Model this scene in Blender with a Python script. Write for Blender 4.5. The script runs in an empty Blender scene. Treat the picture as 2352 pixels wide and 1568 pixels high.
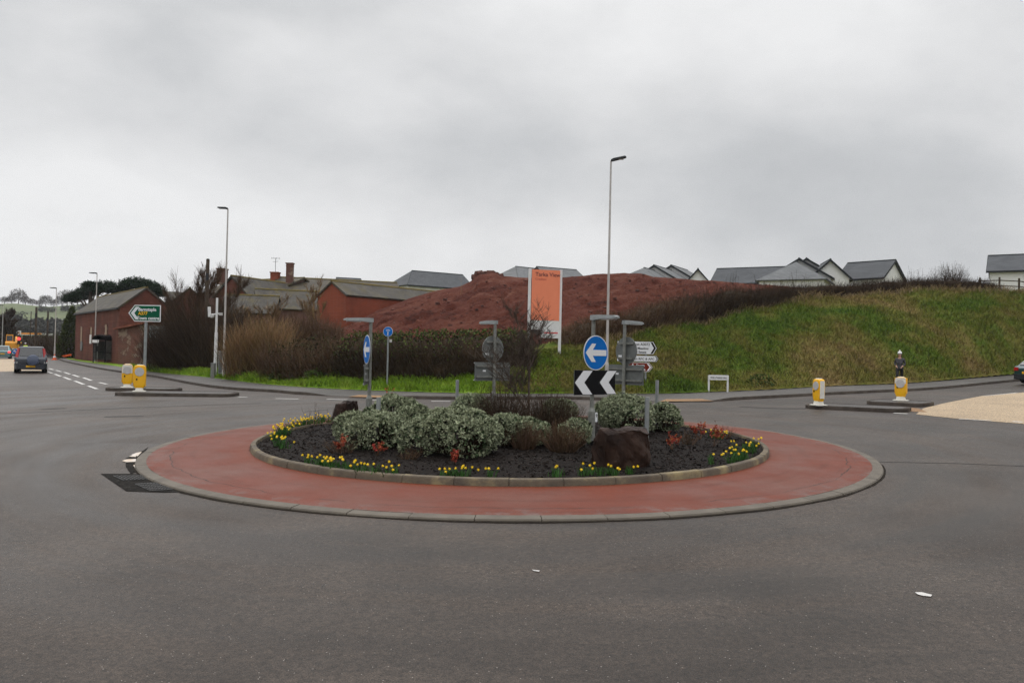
import bpy, math, random
import numpy as np
from mathutils import Vector, Matrix
R = math.radians
random.seed(7); rng = np.random.default_rng(7)
S = bpy.context.scene
COL = S.collection

# ------------------------------------------------------------------ camera
CAM_Z, F, PITCH, ROLL = 2.1, 1898.0, 0.015, 0.022       # F in units of a 2352 px wide picture
cam_d = bpy.data.cameras.new('camera'); cam = bpy.data.objects.new('camera', cam_d); COL.objects.link(cam)
cam_d.sensor_fit = 'HORIZONTAL'; cam_d.sensor_width = 36.0; cam_d.lens = 36.0 * F / 2352.0
cam_d.clip_start = 0.1; cam_d.clip_end = 6000
cam.matrix_world = Matrix.Translation((0, 0, CAM_Z)) @ Matrix.Rotation(math.pi / 2 + PITCH, 4, 'X') @ Matrix.Rotation(ROLL, 4, 'Z')
S.camera = cam
S.view_settings.view_transform = 'Standard'; S.view_settings.look = 'None'
S.view_settings.exposure = 0.0; S.view_settings.gamma = 1.0
S.render.engine = 'CYCLES'
S.cycles.use_denoising = True; S.cycles.use_adaptive_sampling = False; S.cycles.filter_width = 1.5
S.cycles.denoising_input_passes = 'RGB_ALBEDO_NORMAL'; S.cycles.denoising_prefilter = 'FAST'
S.cycles.max_bounces = 6; S.cycles.diffuse_bounces = 3; S.cycles.glossy_bounces = 3
S.cycles.transparent_max_bounces = 8; S.cycles.volume_bounces = 0

# ------------------------------------------------------------------ sky and sun (overcast)
SUN_EL, SUN_ROT = R(48), R(150)
W = bpy.data.worlds.new('World'); S.world = W; W.use_nodes = True
nt = W.node_tree; nt.nodes.clear()
def N(tree, t, **k):
    n = tree.nodes.new(t)
    for a, b in k.items():
        if a == 'i':
            for kk, vv in b.items(): n.inputs[kk].default_value = vv
        else: setattr(n, a, b)
    return n
def L(tree, a, ao, b, bi): tree.links.new(a.outputs[ao], b.inputs[bi])
def ramp(tree, stops, interp='LINEAR'):
    r = tree.nodes.new('ShaderNodeValToRGB'); e = r.color_ramp.elements
    r.color_ramp.interpolation = interp
    while len(e) < len(stops): e.new(0.5)
    for x, (p, c) in zip(e, stops):
        x.position = p; x.color = (c[0], c[1], c[2], 1) if hasattr(c, '__len__') else (c, c, c, 1)
    return r
out = N(nt, 'ShaderNodeOutputWorld')
bg_s = N(nt, 'ShaderNodeBackground'); bg_s.inputs['Strength'].default_value = 0.06
bg_c = N(nt, 'ShaderNodeBackground'); bg_c.inputs['Strength'].default_value = 1.0
sky = N(nt, 'ShaderNodeTexSky'); sky.sky_type = 'NISHITA'; sky.sun_disc = False
sky.sun_elevation = SUN_EL; sky.sun_rotation = SUN_ROT; sky.dust_density = 3.0
L(nt, sky, 0, bg_s, 0)
tc = N(nt, 'ShaderNodeTexCoord')
sp = N(nt, 'ShaderNodeSeparateXYZ'); L(nt, tc, 'Generated', sp, 0)
def wm(op, a, b=None, c=None):
    n = N(nt, 'ShaderNodeMath', operation=op)
    for k, v in enumerate((a, b, c)):
        if v is None: continue
        if isinstance(v, (int, float)): n.inputs[k].default_value = v
        else: nt.links.new(v, n.inputs[k])
    return n.outputs[0]
mp = N(nt, 'ShaderNodeMapping'); mp.inputs['Location'].default_value = (1.7, .4, .3); mp.inputs['Scale'].default_value = (1.0, 1.0, 1.9); L(nt, tc, 'Generated', mp, 0)
n1 = N(nt, 'ShaderNodeTexNoise', i={'Scale': 2.9, 'Detail': 6.0, 'Roughness': 0.5, 'Distortion': 0.15}); L(nt, mp, 0, n1, 'Vector')
n2 = N(nt, 'ShaderNodeTexNoise', i={'Scale': 7.5, 'Detail': 5.0, 'Roughness': 0.55, 'Distortion': 0.15}); L(nt, mp, 0, n2, 'Vector')
# broad light and dark banks of cloud: brighter high to the right and low on the left, a darker bank between
def lobe(az, el, wa, we):
    a = wm('ARCTAN2', sp.outputs[0], sp.outputs[1]); e = wm('ARCSINE', sp.outputs[2])
    da = wm('DIVIDE', wm('SUBTRACT', a, R(az)), R(wa)); de = wm('DIVIDE', wm('SUBTRACT', e, R(el)), R(we))
    q = wm('ADD', wm('MULTIPLY', da, da), wm('MULTIPLY', de, de))
    return wm('POWER', 2.718, wm('MULTIPLY', q, -1.0))
v = wm('MULTIPLY_ADD', n1.outputs[0], 0.72, 0.09)
v = wm('MULTIPLY_ADD', wm('SUBTRACT', n2.outputs[0], 0.5), 0.20, v)
for (az, el, wa, we, g) in ((6, 27, 20, 8, .20), (22, 22, 14, 8, .10), (-8, 17.5, 9, 4, .09), (-27, 10, 13, 3.5, .13), (2, 13, 24, 4, -.13), (24, 9, 14, 5, -.12), (-24, 22, 12, 6, -.10), (-2, 6.5, 16, 2.5, .07), (-28, 3, 14, 3, .10)):
    v = wm('MULTIPLY_ADD', lobe(az, el, wa, we), g, v)
rp = ramp(nt, [(0.10, (.47, .485, .50)), (0.30, (.60, .612, .625)), (0.46, (.745, .75, .757)), (0.64, (.88, .883, .886)), (1.0, (.96, .96, .962))])
nt.links.new(v, rp.inputs[0])
gain = wm('MULTIPLY_ADD', wm('SMOOTH_MIN', wm('MAXIMUM', wm('SUBTRACT', sp.outputs[2], .46), 0.0), 0.54, .01), 4.4, 1.0)     # an overcast sky is brightest overhead
gm = N(nt, 'ShaderNodeVectorMath', operation='SCALE'); L(nt, rp, 0, gm, 0); nt.links.new(gain, gm.inputs['Scale'])
L(nt, gm, 0, bg_c, 0)
mx = N(nt, 'ShaderNodeMixShader'); mx.inputs[0].default_value = 0.96
L(nt, bg_s, 0, mx, 1); L(nt, bg_c, 0, mx, 2); L(nt, mx, 0, out, 0)
sd = bpy.data.lights.new('sun', 'SUN'); sd.energy = 0.6; sd.angle = R(40); sd.color = (1, .97, .93)
sun = bpy.data.objects.new('sun', sd); COL.objects.link(sun)
sun.rotation_euler = (R(90) - SUN_EL, 0, R(180) - SUN_ROT + R(180))

# ------------------------------------------------------------------ the lie of the land
def sstep(a, b, x):
    t = np.clip((np.asarray(x, float) - a) / (b - a), 0, 1); return t * t * (3 - 2 * t)
def G(x, y):            # road surface
    return 0.0134 * 25 * np.tanh(np.asarray(x, float) / 25) + 0.0182 * 40 * np.tanh((np.asarray(y, float) - 19.2) / 40) + 0.2 * sstep(8, 18, x) + 0.025 * (np.sqrt((np.asarray(x, float) - 21) ** 2 + 9) + np.asarray(x, float) - 21) * sstep(20, 34, y) - 0.05
def ray(u, v):
    xn = (u - 1176) / F; zn = -(v - 784) / F
    c, s = math.cos(ROLL), math.sin(ROLL)
    x = c * xn - s * zn; z = s * xn + c * zn
    cp, sp_ = math.cos(PITCH), math.sin(PITCH)
    Y = cp - sp_ * z; Z = sp_ + cp * z
    return x / Y, Z / Y
def A(u, v, y):          # the place y metres ahead seen at (u, v)
    k, q = ray(u, v); return Vector((k * y, y, CAM_Z + q * y))
def AZ(u, v, z):
    k, q = ray(u, v); y = (z - CAM_Z) / q; return Vector((k * y, y, z))
_yy = np.concatenate([np.linspace(3, 90, 2600), np.linspace(90.1, 420, 1800)])
def U(u, v, off=0.0, fn=None):   # the first place where the line of sight at (u, v) meets the ground
    fn = fn or G
    k, q = ray(u, v)
    try: zz = np.asarray(fn(k * _yy, _yy), float) + off
    except Exception: zz = np.array([float(fn(k * y, y)) for y in _yy]) + off
    d = CAM_Z + q * _yy - zz; i = int(np.argmax(d < 0)) if (d < 0).any() else len(_yy) - 1; i = max(i, 1)
    y = _yy[i - 1] + (_yy[i] - _yy[i - 1]) * d[i - 1] / (d[i - 1] - d[i]) if d[i] < 0 else _yy[i]
    return Vector((k * y, y, float(fn(k * y, y)) + off))

# ------------------------------------------------------------------ mesh helpers
class MB:
    def __init__(s): s.v = []; s.f = []; s.m = []; s.mi = 0; s.sm = False
    def add(s, vs, fs):
        o = len(s.v); s.v.extend([tuple(p) for p in vs]); s.f.extend([tuple(o + i for i in f) for f in fs]); s.m.extend([s.mi] * len(fs)); return s
    def box(s, c, size, M=None):
        hx, hy, hz = size[0] / 2, size[1] / 2, size[2] / 2
        vs = [Vector((sx * hx, sy * hy, sz * hz)) for sz in (-1, 1) for sy in (-1, 1) for sx in (-1, 1)]
        if M is not None: vs = [M @ p for p in vs]
        vs = [p + Vector(c) for p in vs]
        return s.add(vs, [(0, 2, 3, 1), (4, 5, 7, 6), (0, 1, 5, 4), (2, 6, 7, 3), (0, 4, 6, 2), (1, 3, 7, 5)])
    def cyl(s, p0, p1, r0, r1=None, n=10, cap=True):
        r1 = r0 if r1 is None else r1; p0 = Vector(p0); p1 = Vector(p1); d = (p1 - p0).normalized()
        a = d.orthogonal().normalized(); b = d.cross(a)
        vs = [p + (a * math.cos(2 * math.pi * i / n) + b * math.sin(2 * math.pi * i / n)) * r for p, r in ((p0, r0), (p1, r1)) for i in range(n)]
        fs = [(i, (i + 1) % n, n + (i + 1) % n, n + i) for i in range(n)]
        if cap: fs += [tuple(range(n))[::-1], tuple(range(n, 2 * n))]
        return s.add(vs, fs)
    def tube(s, pts, rs, n=6):
        for i in range(len(pts) - 1): s.cyl(pts[i], pts[i + 1], rs[i], rs[i + 1], n)
        return s
    def loft(s, rings, closed=True, cap=True):
        n = len(rings[0]); vs = [p for r in rings for p in r]; fs = []
        for i in range(len(rings) - 1):
            for j in range(n if closed else n - 1):
                k = (j + 1) % n; fs.append((i * n + j, i * n + k, (i + 1) * n + k, (i + 1) * n + j))
        if cap and closed: fs += [tuple(range(n))[::-1], tuple(range((len(rings) - 1) * n, len(rings) * n))]
        return s.add(vs, fs)
    def prism(s, poly, h, M=None):       # poly in local xy, extruded along local z by h (from 0)
        n = len(poly); vs = [Vector((p[0], p[1], 0)) for p in poly] + [Vector((p[0], p[1], h)) for p in poly]
        if M is not None: vs = [M @ p for p in vs]
        return s.add(vs, [tuple(range(n))[::-1], tuple(range(n, 2 * n))] + [(i, (i + 1) % n, n + (i + 1) % n, n + i) for i in range(n)])
    def slab(s, pts, t):                 # polygon in 3D, thickened along its normal (both sides t/2)
        pts = [Vector(p) for p in pts]; nn = Vector((0, 0, 0))
        for i in range(len(pts)): nn += (pts[i] - pts[0]).cross(pts[(i + 1) % len(pts)] - pts[0])
        nn.normalize(); n = len(pts)
        vs = [p - nn * t / 2 for p in pts] + [p + nn * t / 2 for p in pts]
        return s.add(vs, [tuple(range(n))[::-1], tuple(range(n, 2 * n))] + [(i, (i + 1) % n, n + (i + 1) % n, n + i) for i in range(n)])
    def build(s, name, mat, parent=None, world=False, smooth=None):
        off = Vector(parent.location) if (world and parent) else Vector((0, 0, 0))
        me = bpy.data.meshes.new(name)
        me.from_pydata([(p[0] - off.x, p[1] - off.y, p[2] - off.z) for p in s.v], [], s.f); me.validate()
        for m in (mat if isinstance(mat, (list, tuple)) else [mat]): me.materials.append(m)
        if any(s.m) and len(me.polygons) == len(s.m): me.polygons.foreach_set('material_index', s.m)
        o = bpy.data.objects.new(name, me); COL.objects.link(o)
        if parent: o.parent = parent
        if smooth is not None:
            me.polygons.foreach_set('use_smooth', [True] * len(me.polygons))
            me.set_sharp_from_angle(angle=R(smooth))
        return o
def np_mesh(name, V, Fc, mat, parent=None, smooth=False):
    V = np.asarray(V, np.float32); Fc = np.asarray(Fc, np.int32); k = Fc.shape[1]
    if parent is not None: V = V - np.array(parent.location, np.float32)
    me = bpy.data.meshes.new(name)
    me.vertices.add(len(V)); me.vertices.foreach_set('co', V.ravel())
    me.loops.add(Fc.size); me.loops.foreach_set('vertex_index', Fc.ravel())
    me.polygons.add(len(Fc)); me.polygons.foreach_set('loop_start', np.arange(0, Fc.size, k, dtype=np.int32))
    if smooth: me.polygons.foreach_set('use_smooth', np.ones(len(Fc), bool))
    me.update(calc_edges=True); me.validate()
    for m in (mat if isinstance(mat, (list, tuple)) else [mat]): me.materials.append(m)
    o = bpy.data.objects.new(name, me); COL.objects.link(o)
    if parent is not None: o.parent = parent
    return o
def grid_faces(n, m):
    i, j = np.meshgrid(np.arange(n - 1), np.arange(m - 1), indexing='ij'); a = (i * m + j).ravel()
    return np.stack([a, a + 1, a + m + 1, a + m], 1)
def tag(o, label=None, cat=None, group=None, kind=None):
    if label: o['label'] = label
    if cat: o['category'] = cat
    if group: o['group'] = group
    if kind: o['kind'] = kind
    return o
def thing(name, label, cat, loc=(0, 0, 0), rz=0.0, group=None):
    o = bpy.data.objects.new(name, None); COL.objects.link(o); o.location = loc; o.rotation_euler = (0, 0, rz); o.empty_display_size = .2
    return tag(o, label, cat, group)
def struct(o): o['kind'] = 'structure'; return o
def copy_tree(o, parent=None):
    c = o.copy(); COL.objects.link(c)
    if parent: c.parent = parent
    for ch in list(o.children): copy_tree(ch, c)
    return c
def unit(v): return v / (np.linalg.norm(v, axis=-1, keepdims=True) + 1e-9)
def ribbons(P, w0, w1):     # P: list of (n,3) arrays along the twigs -> flat tapering strips, one island each
    K = len(P); n = len(P[0]); V = np.zeros((n, K, 2, 3)); side = unit(np.cross(unit(P[-1] - P[0]), unit(rng.normal(size=(n, 3)))))
    for k in range(K):
        w = (w0 + (w1 - w0) * k / (K - 1)) / 2
        w = np.broadcast_to(w, (n,))[:, None]
        V[:, k, 0] = P[k] - side * w; V[:, k, 1] = P[k] + side * w
    base = (np.arange(n) * K * 2)[:, None]
    Fc = np.concatenate([base + np.array([[2 * k, 2 * k + 1, 2 * k + 3, 2 * k + 2]]) for k in range(K - 1)], 0)
    return V.reshape(-1, 3), Fc
def leaf_quads(P, D, length, width):   # diamond leaves from P along D
    n = len(P); D = unit(D); s = unit(np.cross(D, unit(rng.normal(size=(n, 3)))))
    l = np.broadcast_to(length, (n,))[:, None]; w = np.broadcast_to(width, (n,))[:, None] / 2
    V = np.stack([P, P + D * l * .5 + s * w, P + D * l, P + D * l * .5 - s * w], 1).reshape(-1, 3)
    return V, np.arange(n * 4).reshape(n, 4)
def joinVF(parts):
    V = []; Fc = []; o = 0
    for v, f in parts: V.append(v); Fc.append(f + o); o += len(v)
    return np.concatenate(V), np.concatenate(Fc)
def vnoise(x, y, seed=0):   # smooth value noise, vectorised
    x = np.asarray(x, float); y = np.asarray(y, float); xi = np.floor(x).astype(int); yi = np.floor(y).astype(int); fx = x - xi; fy = y - yi
    h = lambda a, b: (np.sin(a * 127.1 + b * 311.7 + seed * 74.7) * 43758.5453) % 1.0
    sx = fx * fx * (3 - 2 * fx); sy = fy * fy * (3 - 2 * fy)
    return (h(xi, yi) * (1 - sx) + h(xi + 1, yi) * sx) * (1 - sy) + (h(xi, yi + 1) * (1 - sx) + h(xi + 1, yi + 1) * sx) * sy
def fbm(x, y, seed=0, oct=4):
    r = 0; a = .5; f = 1
    for i in range(oct): r = r + a * vnoise(x * f, y * f, seed + i); a *= .5; f *= 2.03
    return r
_txt = {}
def text_mesh(mb, s, size, M, align='LEFT', h=0.004, bold=0.0):
    """lettering laid on local xy of M, appended to mb"""
    cu = bpy.data.curves.new('lettering', 'FONT'); cu.body = s; cu.size = size; cu.align_x = align; cu.extrude = h / 2; cu.offset = bold; cu.resolution_u = 3
    o = bpy.data.objects.new('lettering', cu); COL.objects.link(o)
    dg = bpy.context.evaluated_depsgraph_get(); dg.update()
    me = bpy.data.meshes.new_from_object(o.evaluated_get(dg))
    mb.add([M @ v.co for v in me.vertices], [tuple(p.vertices) for p in me.polygons])
    bpy.data.objects.remove(o); bpy.data.curves.remove(cu); bpy.data.meshes.remove(me)

# ------------------------------------------------------------------ materials
def mat(name, c1, c2=None, scale=4.0, rough=.7, bump=0.0, bscale=30.0, spec=.4, metal=0.0, island=0.0, c3=None, lo=.35, hi=.65, stretch=(1, 1, 1), emit=0, hsh=0.0, coord='Object', coat=0.0):
    m = bpy.data.materials.new(name); m.use_nodes = True; t = m.node_tree; b = t.nodes['Principled BSDF']
    b.inputs['Roughness'].default_value = rough; b.inputs['Specular IOR Level'].default_value = spec; b.inputs['Metallic'].default_value = metal
    b.inputs['Coat Weight'].default_value = coat
    src = None; tc = N(t, 'ShaderNodeTexCoord'); mpn = N(t, 'ShaderNodeMapping'); mpn.inputs['Scale'].default_value = stretch; L(t, tc, coord, mpn, 0)
    if c2 is not None:
        n = N(t, 'ShaderNodeTexNoise', i={'Scale': scale, 'Detail': 6.0, 'Roughness': .6}); L(t, mpn, 0, n, 'Vector')
        st = [(lo, c1), (hi, c2)] if c3 is None else [(lo, c1), ((lo + hi) / 2, c2), (hi, c3)]
        r = ramp(t, st); L(t, n, 0, r, 0); src = r.outputs[0]
    else:
        rgb = N(t, 'ShaderNodeRGB'); rgb.outputs[0].default_value = (*c1, 1); src = rgb.outputs[0]
    if island or hsh:
        g = N(t, 'ShaderNodeNewGeometry'); hv = N(t, 'ShaderNodeHueSaturation')
        mr = N(t, 'ShaderNodeMapRange', i={'To Min': 1 - island, 'To Max': 1 + island}); L(t, g, 'Random Per Island', mr, 0); L(t, mr, 0, hv, 'Value')
        if hsh:
            ml = N(t, 'ShaderNodeMath', operation='MULTIPLY', i={1: 7.31}); fr = N(t, 'ShaderNodeMath', operation='FRACT'); L(t, g, 'Random Per Island', ml, 0); L(t, ml, 0, fr, 0)
            m2 = N(t, 'ShaderNodeMapRange', i={'To Min': .5 - hsh, 'To Max': .5 + hsh}); L(t, fr, 0, m2, 0); L(t, m2, 0, hv, 'Hue')
        t.links.new(src, hv.inputs['Color']); src = hv.outputs[0]
    t.links.new(src, b.inputs['Base Color'])
    if bump:
        n = N(t, 'ShaderNodeTexNoise', i={'Scale': bscale, 'Detail': 5.0, 'Roughness': .6}); L(t, mpn, 0, n, 'Vector')
        bp = N(t, 'ShaderNodeBump', i={'Strength': bump, 'Distance': .05}); L(t, n, 0, bp, 'Height'); L(t, bp, 0, b, 'Normal')
    if emit:
        b.inputs['Emission Color'].default_value = (*c1, 1); b.inputs['Emission Strength'].default_value = emit
    return m
def mixc(t, fac, a, b, mode='MIX'):
    n = N(t, 'ShaderNodeMix', data_type='RGBA', blend_type=mode)
    for v, idx in ((fac, 0), (a, 6), (b, 7)):
        if isinstance(v, (int, float)): n.inputs[idx].default_value = v
        elif isinstance(v, tuple): n.inputs[idx].default_value = (*v, 1)
        else: t.links.new(v, n.inputs[idx])
    return n.outputs[2]
def mth(t, op, a, b=None):
    n = N(t, 'ShaderNodeMath', operation=op)
    for k, v in enumerate((a, b)):
        if v is None: continue
        if isinstance(v, (int, float)): n.inputs[k].default_value = v
        else: t.links.new(v, n.inputs[k])
    return n.outputs[0]
def newmat(name, rough=.6, spec=.4):
    m = bpy.data.materials.new(name); m.use_nodes = True; t = m.node_tree; b = t.nodes['Principled BSDF']
    b.inputs['Roughness'].default_value = rough; b.inputs['Specular IOR Level'].default_value = spec
    tc = N(t, 'ShaderNodeTexCoord'); return m, t, b, tc
def noise(t, vec, scale, detail=5.0, rough=.6, dist=0.0, stretch=None):
    if stretch:
        mp_ = N(t, 'ShaderNodeMapping'); mp_.inputs['Scale'].default_value = stretch; t.links.new(vec, mp_.inputs[0]); vec = mp_.outputs[0]
    n = N(t, 'ShaderNodeTexNoise', i={'Scale': scale, 'Detail': detail, 'Roughness': rough, 'Distortion': dist}); t.links.new(vec, n.inputs['Vector']); return n.outputs[0]
def rampv(t, val, stops):
    r = ramp(t, stops); t.links.new(val, r.inputs[0]); return r.outputs[0]

def asphalt(name, base, worn, chips=.5, ring=False, rough=(.34, .5)):
    m, t, b, tc = newmat(name, .5, .30); o = tc.outputs['Object']
    c = rampv(t, noise(t, o, .35, 5, .6, .4), [(.35, base), (.66, worn)])
    fine = noise(t, o, 75, 3, .7); c = mixc(t, .95, c, rampv(t, fine, [(.3, (.25, .25, .25)), (.7, (1.7, 1.68, 1.65))]), 'MULTIPLY'); c = mixc(t, .85, c, rampv(t, noise(t, o, 16, 5, .8), [(.35, (.45, .45, .45)), (.65, (1.6, 1.58, 1.55))]), 'MULTIPLY')
    if ring:   # polished wheel tracks round the island and streaks of wear along them
        sx = N(t, 'ShaderNodeSeparateXYZ'); t.links.new(o, sx.inputs[0])
        dx = sx.outputs[0]; dy = mth(t, 'SUBTRACT', sx.outputs[1], 19.2)
        rr = mth(t, 'SQRT', mth(t, 'ADD', mth(t, 'MULTIPLY', dx, dx), mth(t, 'MULTIPLY', dy, dy)))
        an = mth(t, 'ARCTAN2', dy, dx)
        cb = N(t, 'ShaderNodeCombineXYZ'); t.links.new(rr, cb.inputs[0]); t.links.new(mth(t, 'MULTIPLY', an, 1.6), cb.inputs[1])
        st = noise(t, cb.outputs[0], 1.1, 5, .55, .2)
        c = mixc(t, .8, c, rampv(t, st, [(.32, (.55, .53, .52)), (.5, (1, 1, 1)), (.70, (1.40, 1.39, 1.38))]), 'MULTIPLY')
        rg = rampv(t, st, [(.33, (.36,) * 3), (.67, (.62,) * 3)]); t.links.new(rg, b.inputs['Roughness'])
    vo = N(t, 'ShaderNodeTexVoronoi', i={'Scale': 34.0}); t.links.new(o, vo.inputs['Vector'])
    wn = N(t, 'ShaderNodeSeparateColor'); t.links.new(vo.outputs['Color'], wn.inputs[0])
    spk = mth(t, 'MULTIPLY', mth(t, 'LESS_THAN', vo.outputs['Distance'], .17), mth(t, 'GREATER_THAN', wn.outputs[0], .93))
    spk2 = mth(t, 'MULTIPLY', spk, chips)
    c = mixc(t, spk2, c, (.42, .38, .34))
    t.links.new(c, b.inputs['Base Color'])
    bp = N(t, 'ShaderNodeBump', i={'Strength': .7, 'Distance': .02}); t.links.new(noise(t, o, 60, 5, .75), bp.inputs['Height']); L(t, bp, 0, b, 'Normal')
    return m
def brick(name, c1, c2, mortar=(.30, .25, .21), grime=(.12, .07, .05), scale=1.0, patch=None):
    m, t, b, tc = newmat(name, .85, .1); o = tc.outputs['Object']
    sx = N(t, 'ShaderNodeSeparateXYZ'); t.links.new(o, sx.inputs[0])
    cb = N(t, 'ShaderNodeCombineXYZ'); t.links.new(mth(t, 'ADD', sx.outputs[0], mth(t, 'MULTIPLY', sx.outputs[1], .83)), cb.inputs[0]); t.links.new(sx.outputs[2], cb.inputs[1])
    bt = N(t, 'ShaderNodeTexBrick', i={'Color1': (*c1, 1), 'Color2': (*c2, 1), 'Mortar': (*mortar, 1), 'Scale': scale, 'Brick Width': .225, 'Row Height': .075, 'Mortar Size': .007})
    t.links.new(cb.outputs[0], bt.inputs['Vector'])
    c = bt.outputs['Color']
    c = mixc(t, rampv(t, noise(t, o, .45, 6, .65), [(.42, 0), (.72, .75)]), c, grime)
    if patch: c = mixc(t, rampv(t, noise(t, o, .9, 5, .65), [(.54, 0), (.6, .8)]), c, patch)
    t.links.new(c, b.inputs['Base Color']); return m
def slate(name, c1, c2, lichen=None, rows=True, tile=.3):
    m, t, b, tc = newmat(name, .6, .15); o = tc.outputs['Object']
    c = rampv(t, noise(t, o, .7, 6, .65), [(.35, c1), (.65, c2)])
    if rows:
        sx = N(t, 'ShaderNodeSeparateXYZ'); t.links.new(o, sx.inputs[0])
        cb = N(t, 'ShaderNodeCombineXYZ'); t.links.new(mth(t, 'ADD', sx.outputs[0], mth(t, 'MULTIPLY', sx.outputs[1], .7)), cb.inputs[0]); t.links.new(mth(t, 'MULTIPLY', sx.outputs[2], 1.6), cb.inputs[1])
        bt = N(t, 'ShaderNodeTexBrick', i={'Color1': (.85, .85, .85, 1), 'Color2': (1.15, 1.15, 1.15, 1), 'Mortar': (.6, .6, .6, 1), 'Scale': 1.0, 'Brick Width': tile, 'Row Height': tile, 'Mortar Size': .012}); t.links.new(cb.outputs[0], bt.inputs['Vector'])
        c = mixc(t, 1.0, c, bt.outputs['Color'], 'MULTIPLY')
    if lichen: c = mixc(t, rampv(t, noise(t, o, .9, 7, .7), [(.5, 0), (.68, .8)]), c, lichen)
    t.links.new(c, b.inputs['Base Color']); return m

M_road = asphalt('wet_asphalt', (.031, .0228, .0176), (.060, .0465, .0375), .8, True)
M_pave = asphalt('footway_asphalt', (.050, .0455, .0425), (.085, .078, .072), .3)
M_patch = mat('fresh_asphalt_patch', (.014, .0128, .0118), (.036, .0325, .0295), 9, .9, 1.0, 30, spec=.04)
M_buff = asphalt('buff_surfacing', (.33, .245, .155), (.42, .315, .20), .1)
M_tact = asphalt('orange_buff_paving', (.20, .10, .035), (.27, .15, .06), .1)
M_white = mat('white_road_paint', (.55, .53, .50), (.30, .29, .28), 9, .55, lo=.45, hi=.75)
M_kerb = mat('concrete_kerb', (.13, .110, .085), (.092, .077, .060), 3, .75, .25, 60)
M_kerb_in = mat('lichened_kerb', (.075, .058, .042), (.115, .09, .06), 2.2, .8, .4, 50, c3=(.26, .205, .105), lo=.36, hi=.70)
M_kerb_far = mat('damp_dark_kerb', (.045, .036, .030), (.085, .070, .058), 3, .7, spec=.08)
M_steel = mat('galvanised_steel', (.30, .32, .32), (.22, .235, .235), 6, .45, metal=.35, spec=.5)
M_steel_d = mat('weathered_galvanised_steel', (.23, .235, .215), (.15, .15, .135), 12, .6, metal=.2)
M_lamp_post = mat('pale_lamp_post_steel', (.50, .47, .44), (.40, .38, .36), 3, .5, metal=.15)
M_dark = mat('dark_grey_paint', (.03, .032, .035), None, rough=.45, spec=.08)
M_grey_back = mat('grey_sign_back', (.15, .16, .155), (.12, .125, .12), 5, .55, metal=.2)
M_black = mat('matt_black', (.008, .008, .009), None, rough=.5, spec=.08)
M_signblk = mat('sign_black', (.006, .006, .007), None, rough=.4, spec=.08)
M_signwht = mat('sign_white', (.72, .73, .74), None, rough=.5, spec=.2)
M_signblue = mat('sign_blue', (.003, .135, .48), None, rough=.5, spec=.1)
M_signgreen = mat('sign_green', (.002, .085, .042), None, rough=.5, spec=.1)
M_signyel = mat('sign_yellow', (.78, .42, .02), None, rough=.5, spec=.1)
M_signbrown = mat('sign_brown', (.16, .022, .010), None, rough=.5, spec=.1)
M_whitepaint = mat('white_paint', (.74, .74, .73), (.64, .64, .63), 4, .5)
M_orange = mat('orange_board', (.82, .245, .125), (.78, .225, .11), 1.5, .5)
M_bolY = mat('yellow_plastic', (.86, .46, .006), (.80, .41, .006), 5, .4)
M_bolW = mat('white_plastic', (.74, .72, .64), (.62, .60, .54), 6, .45)
M_bolG = mat('grey_reflective_disc', (.50, .49, .47), (.44, .43, .42), 9, .45)
M_glass = mat('dark_glass', (.012, .014, .016), None, rough=.08, spec=.8)
M_rubber = mat('tyre_rubber', (.012, .012, .012), None, rough=.8, spec=.08)
M_red = mat('red_lens', (.36, .010, .010), None, rough=.25, coat=.5)
M_redlit = mat('lit_red_lamp', (1.0, .05, .05), None, emit=2.2)
M_redsign = mat('red_sign', (.62, .075, .075), None, rough=.5)
M_cone = mat('orange_cone_plastic', (.72, .11, .02), None, rough=.5)
M_hiviz = mat('hi_vis_yellow', (.55, .75, .05), None, rough=.6)

# red apron with cracks and grey worn patches
M_apron, t, b, tc = newmat('red_surfacing', .55, .08); o = tc.outputs['Object']
c = rampv(t, noise(t, o, .5, 5, .6, .4), [(.32, (.155, .038, .021)), (.52, (.142, .045, .030)), (.7, (.148, .062, .046))])
sx = N(t, 'ShaderNodeSeparateXYZ'); t.links.new(o, sx.inputs[0])
rr = mth(t, 'SQRT', mth(t, 'ADD', mth(t, 'MULTIPLY', sx.outputs[0], sx.outputs[0]), mth(t, 'MULTIPLY', sx.outputs[1], sx.outputs[1])))
edge = rampv(t, rr, [(.0, 0), (1, 1)]); e2 = N(t, 'ShaderNodeMapRange', i={'From Min': 7.2, 'From Max': 7.6}); t.links.new(rr, e2.inputs[0])
wear = mth(t, 'MULTIPLY', e2.outputs[0], rampv(t, noise(t, o, 2.6, 6, .7), [(.5, 0), (.62, .45)]))
c = mixc(t, wear, c, (.15, .135, .125))
e3 = N(t, 'ShaderNodeMapRange', i={'From Min': 6.15, 'From Max': 5.75}); t.links.new(rr, e3.inputs[0])
c = mixc(t, mth(t, 'MULTIPLY', e3.outputs[0], .55), c, (.15, .034, .013))          # rust-red silt washed against the inner kerb
c = mixc(t, .35, c, rampv(t, noise(t, o, 70, 3, .7), [(.3, (.5, .5, .5)), (.7, (1.4, 1.4, 1.4))]), 'MULTIPLY')
cb = N(t, 'ShaderNodeCombineXYZ'); t.links.new(mth(t, 'MULTIPLY', rr, 3.0), cb.inputs[0]); t.links.new(mth(t, 'MULTIPLY', mth(t, 'ARCTAN2', sx.outputs[1], sx.outputs[0]), 2.2), cb.inputs[1])
c = mixc(t, .4, c, rampv(t, noise(t, cb.outputs[0], 1.5, 6, .62, .3), [(.34, (.62, .60, .60)), (.47, (1, 1, 1)), (.66, (1.12, 1.16, 1.2))]), 'MULTIPLY')     # tyre scuffs round the ring
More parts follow.
